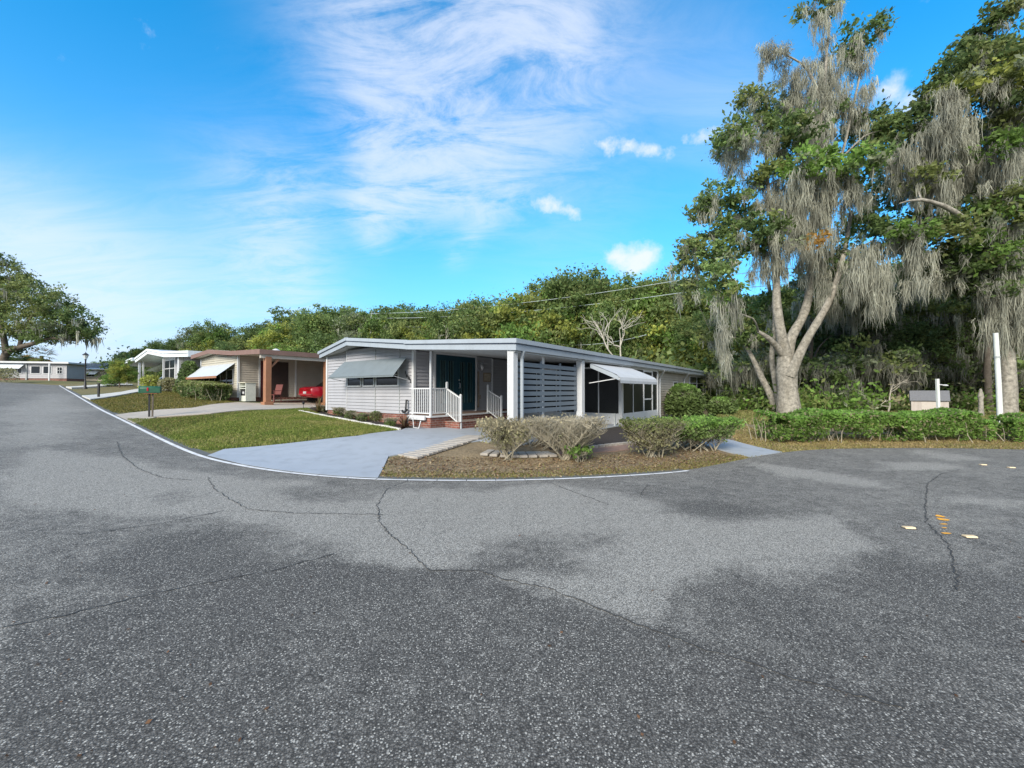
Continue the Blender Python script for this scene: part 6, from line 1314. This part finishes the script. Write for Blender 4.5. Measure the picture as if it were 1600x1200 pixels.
# undergrowth below the wood
ug = []; rs = np.random.RandomState(66)
for _ in range(460):
    u = rs.uniform(1125, 1700); Y = rs.uniform(23.8, 32) if 1195 < u < 1400 or u > 1500 else rs.uniform(26, 33); q = at(u, 650, Y); s = .5+1.1*rs.rand(); z = Tz(q.x, q.y) if _ % 10 == 0 else .32; k = int(90+60*s); c = ('bright','mid','olive','grey','sage','fresh')[rs.randint(6)]
    P = np.array([q.x, q.y, z+s*.45])+rs.randn(k, 3)*[s*.55, s*.55, s*.42]; P = P[P[:, 2] > z]; ug.append(leafcloud(P, np.tile(GREENS[c]*(.7+.6*rs.rand()), (len(P), 1)), .14, rs))
o = linkm('undergrowth', cat_mesh('undergrowth', ug), M['leaf']); o['kind'] = 'stuff'; tag(o, 'tangled low undergrowth at the foot of the wood behind the fence', 'undergrowth')
ug = []
for _ in range(260):
    u = rs.uniform(195, 1130); Y = np.interp(u, [200,450,700,900,1130], [66,52,43,36,31])+rs.uniform(-2, 6); q = at(u, 610, Y); s = 1.2+1.6*rs.rand(); z = float(g(q.x))+.3; k = int(160+80*s); c = ('dark','mid','olive','mid')[rs.randint(4)]
    P = np.array([q.x, q.y, z+s*.5])+rs.randn(k, 3)*[s*.8, s*.8, s*.6]; P = P[P[:, 2] > z]; ug.append(leafcloud(P, np.tile(GREENS[c]*(.7+.6*rs.rand()), (len(P), 1)), .26, rs))
o = linkm('woodland_thicket', cat_mesh('woodland_thicket', ug), M['leaf']); o['kind'] = 'stuff'; tag(o, 'green thicket filling the foot of the wood behind the houses', 'thicket')
# --- grass blades and litter (stuff)
def scatter(P, n, rs):
    P = np.array(P); lo, hi = P.min(0), P.max(0); out = np.zeros((0, 2))
    while len(out) < n:
        q = rs.uniform(lo, hi, (n*2, 2)); q = q[inpoly(q[:, 0], q[:, 1], P)]; out = np.vstack([out, q])
    return out[:n]
def blades(name, P2, h, w, cols, label, rs, cat='grass'):
    n = len(P2); z = T(P2[:, 0], P2[:, 1]); a = rs.rand(n)*6.28; hh = h*(.5+rs.rand(n)); lean = rs.randn(n, 2)*.5*hh[:, None]; b = np.stack([np.cos(a)*w, np.sin(a)*w], 1)
    B0 = np.column_stack([P2-b, z-.005]); B1 = np.column_stack([P2+b, z-.005]); M1 = np.column_stack([P2+lean*.4+b*.6, z+hh*.6]); Tp = np.column_stack([P2+lean, z+hh])
    V = np.stack([B0, B1, M1, Tp], 1).reshape(-1, 3); pn = fbm(P2[:, 0], P2[:, 1], .7, 3); cols = np.array(cols); idx_ = np.clip((pn+rs.randn(n)*.16)*len(cols)*1.2-.1*len(cols), 0, len(cols)-1).astype(int); c = cols[idx_]*(.75+.5*rs.rand(n))[:, None]
    o = linkm(name, np_mesh(name, V, np.arange(4*n).reshape(-1, 4), np.repeat(c, 4, 0)), M['grass']); o['kind'] = 'stuff'; return tag(o, label, cat)
rs = np.random.RandomState(90)
MULCH = [G(860,703), G(1000,692), G(1000,668), HW(.22,6.5), HW(.22,1.2), G(845,690)]
SPATH = [G(1171,715), G(1222,707.2), G(1145,689), G(1105,681), G(1085,676), G(1060,683)]
BPATH = [G(868,712), G(960,706), G(1010,700), G(1005,694), G(940,697), G(880,703)]
def offp(Q, d=.05):
    k = sdist(Q[:, 0], Q[:, 1]) > d
    for P_ in (SPATH, MULCH, BPATH, drive): k &= ~inpoly(Q[:, 0], Q[:, 1], P_)
    return Q[k]
Q = offp(scatter(LAWN, 75000, rs)); blades('lawn_grass', Q, .045, .010, [(.13,.19,.035),(.165,.215,.045),(.22,.24,.06),(.30,.28,.11)], 'short green lawn in front of the main house', rs)
Q = offp(scatter(ISL, 26000, rs), .03); s_ = sdist(Q[:, 0], Q[:, 1]); Q = Q[(rs.rand(len(Q)) < np.clip(1.1-s_*1.3, .05, 1))]; blades('verge_grass', Q, .030, .009, [(.26,.21,.09),(.22,.19,.07),(.17,.18,.05),(.32,.26,.13)], 'dry patchy grass along the kerb of the island bed', rs)
strip = [G(1150,720), G(1222,708.5), G(1296,703), G(1397,701.5), G(1600,704), G(1760,704), G(1760,680), G(1500,676), G(1200,680), G(1140,660), G(1120,655), G(1150,690)]
Q = offp(scatter(strip, 42000, rs), .03); blades('verge_grass', Q, .035, .012, [(.33,.26,.12),(.27,.22,.09),(.19,.19,.06),(.38,.31,.17)], 'straw-coloured verge grass around the long hedge', rs)
far = np.array([at(1130,640,16).xy, at(1700,640,13).xy, at(1750,640,28).xy, at(1110,640,30).xy]); Q = offp(scatter([tuple(p_) for p_ in far], 60000, rs)); blades('rough_grass', Q, .12, .02, [(.26,.24,.09),(.18,.21,.06),(.31,.27,.12),(.20,.23,.06)], 'rough yellowish grass between the hedge and the wood', rs)
l2 = LAWN2; Q = offp(scatter(l2, 30000, rs)); blades('far_lawn_grass', Q, .05, .016, [(.20,.17,.05),(.17,.15,.04),(.11,.13,.03),(.22,.18,.07)], 'yellowed lawn beyond the neighbour drive', rs)
nb = [G(192,655), G(245,679), G(266,674), G(330,654), G(480,638), G(470,641), G(330,648.5), G(244,655)]; Q = offp(scatter(nb, 14000, rs)); blades('verge_grass', Q, .045, .012, [(.24,.20,.07),(.18,.20,.05),(.14,.19,.04),(.26,.22,.09)], 'browned grass strip along the neighbour drive behind the mailbox', rs)
# fallen leaves
Q = np.vstack([offp(scatter(ISL, 5200, rs)), offp(scatter(strip, 6000, rs))]); n = len(Q); P = np.column_stack([Q, T(Q[:, 0], Q[:, 1])+.012+rs.rand(n)*.02])
cl_ = np.array([(.24,.15,.085),(.32,.23,.13),(.17,.11,.07),(.38,.30,.19)])[rs.randint(4, size=n)]; V, C_ = leafcloud(P, cl_, .032, rs, up=2.2, long_=1.5); o = linkm('leaf_litter', np_mesh('leaf_litter', V, np.arange(len(V)).reshape(-1, 4), C_), M['grass']); o['kind'] = 'stuff'; tag(o, 'brown fallen leaves on the bare ground under the shrubs', 'leaf litter')
rl = []; 
for _ in range(70): 
    if _ < 30: u, v = rs.uniform(0, 500), rs.uniform(720, 1190)
    else: u, v = rs.uniform(0, 1600), rs.uniform(700, 1190)
    x, y = hit(u, v, lambda a_, b_: g(a_))
    if float(sdist(np.array([x]), np.array([y]))[0]) < -.1: rl.append((x, y, rzz(x, y)+.018))
P = np.array(rl); V, C_ = leafcloud(P, np.tile([.16,.085,.045], (len(P), 1)), .014, rs, up=3, long_=1.5, colvar=.3); o = linkm('fallen_leaves', np_mesh('fallen_leaves', V, np.arange(len(V)).reshape(-1, 4), C_), M['grass']); o['kind'] = 'stuff'; tag(o, 'scattered small brown leaves lying on the asphalt', 'leaf litter')
print('faces', sum(len(o.data.polygons) for o in bpy.data.objects if o.type == 'MESH'), 'trees', NT[0])
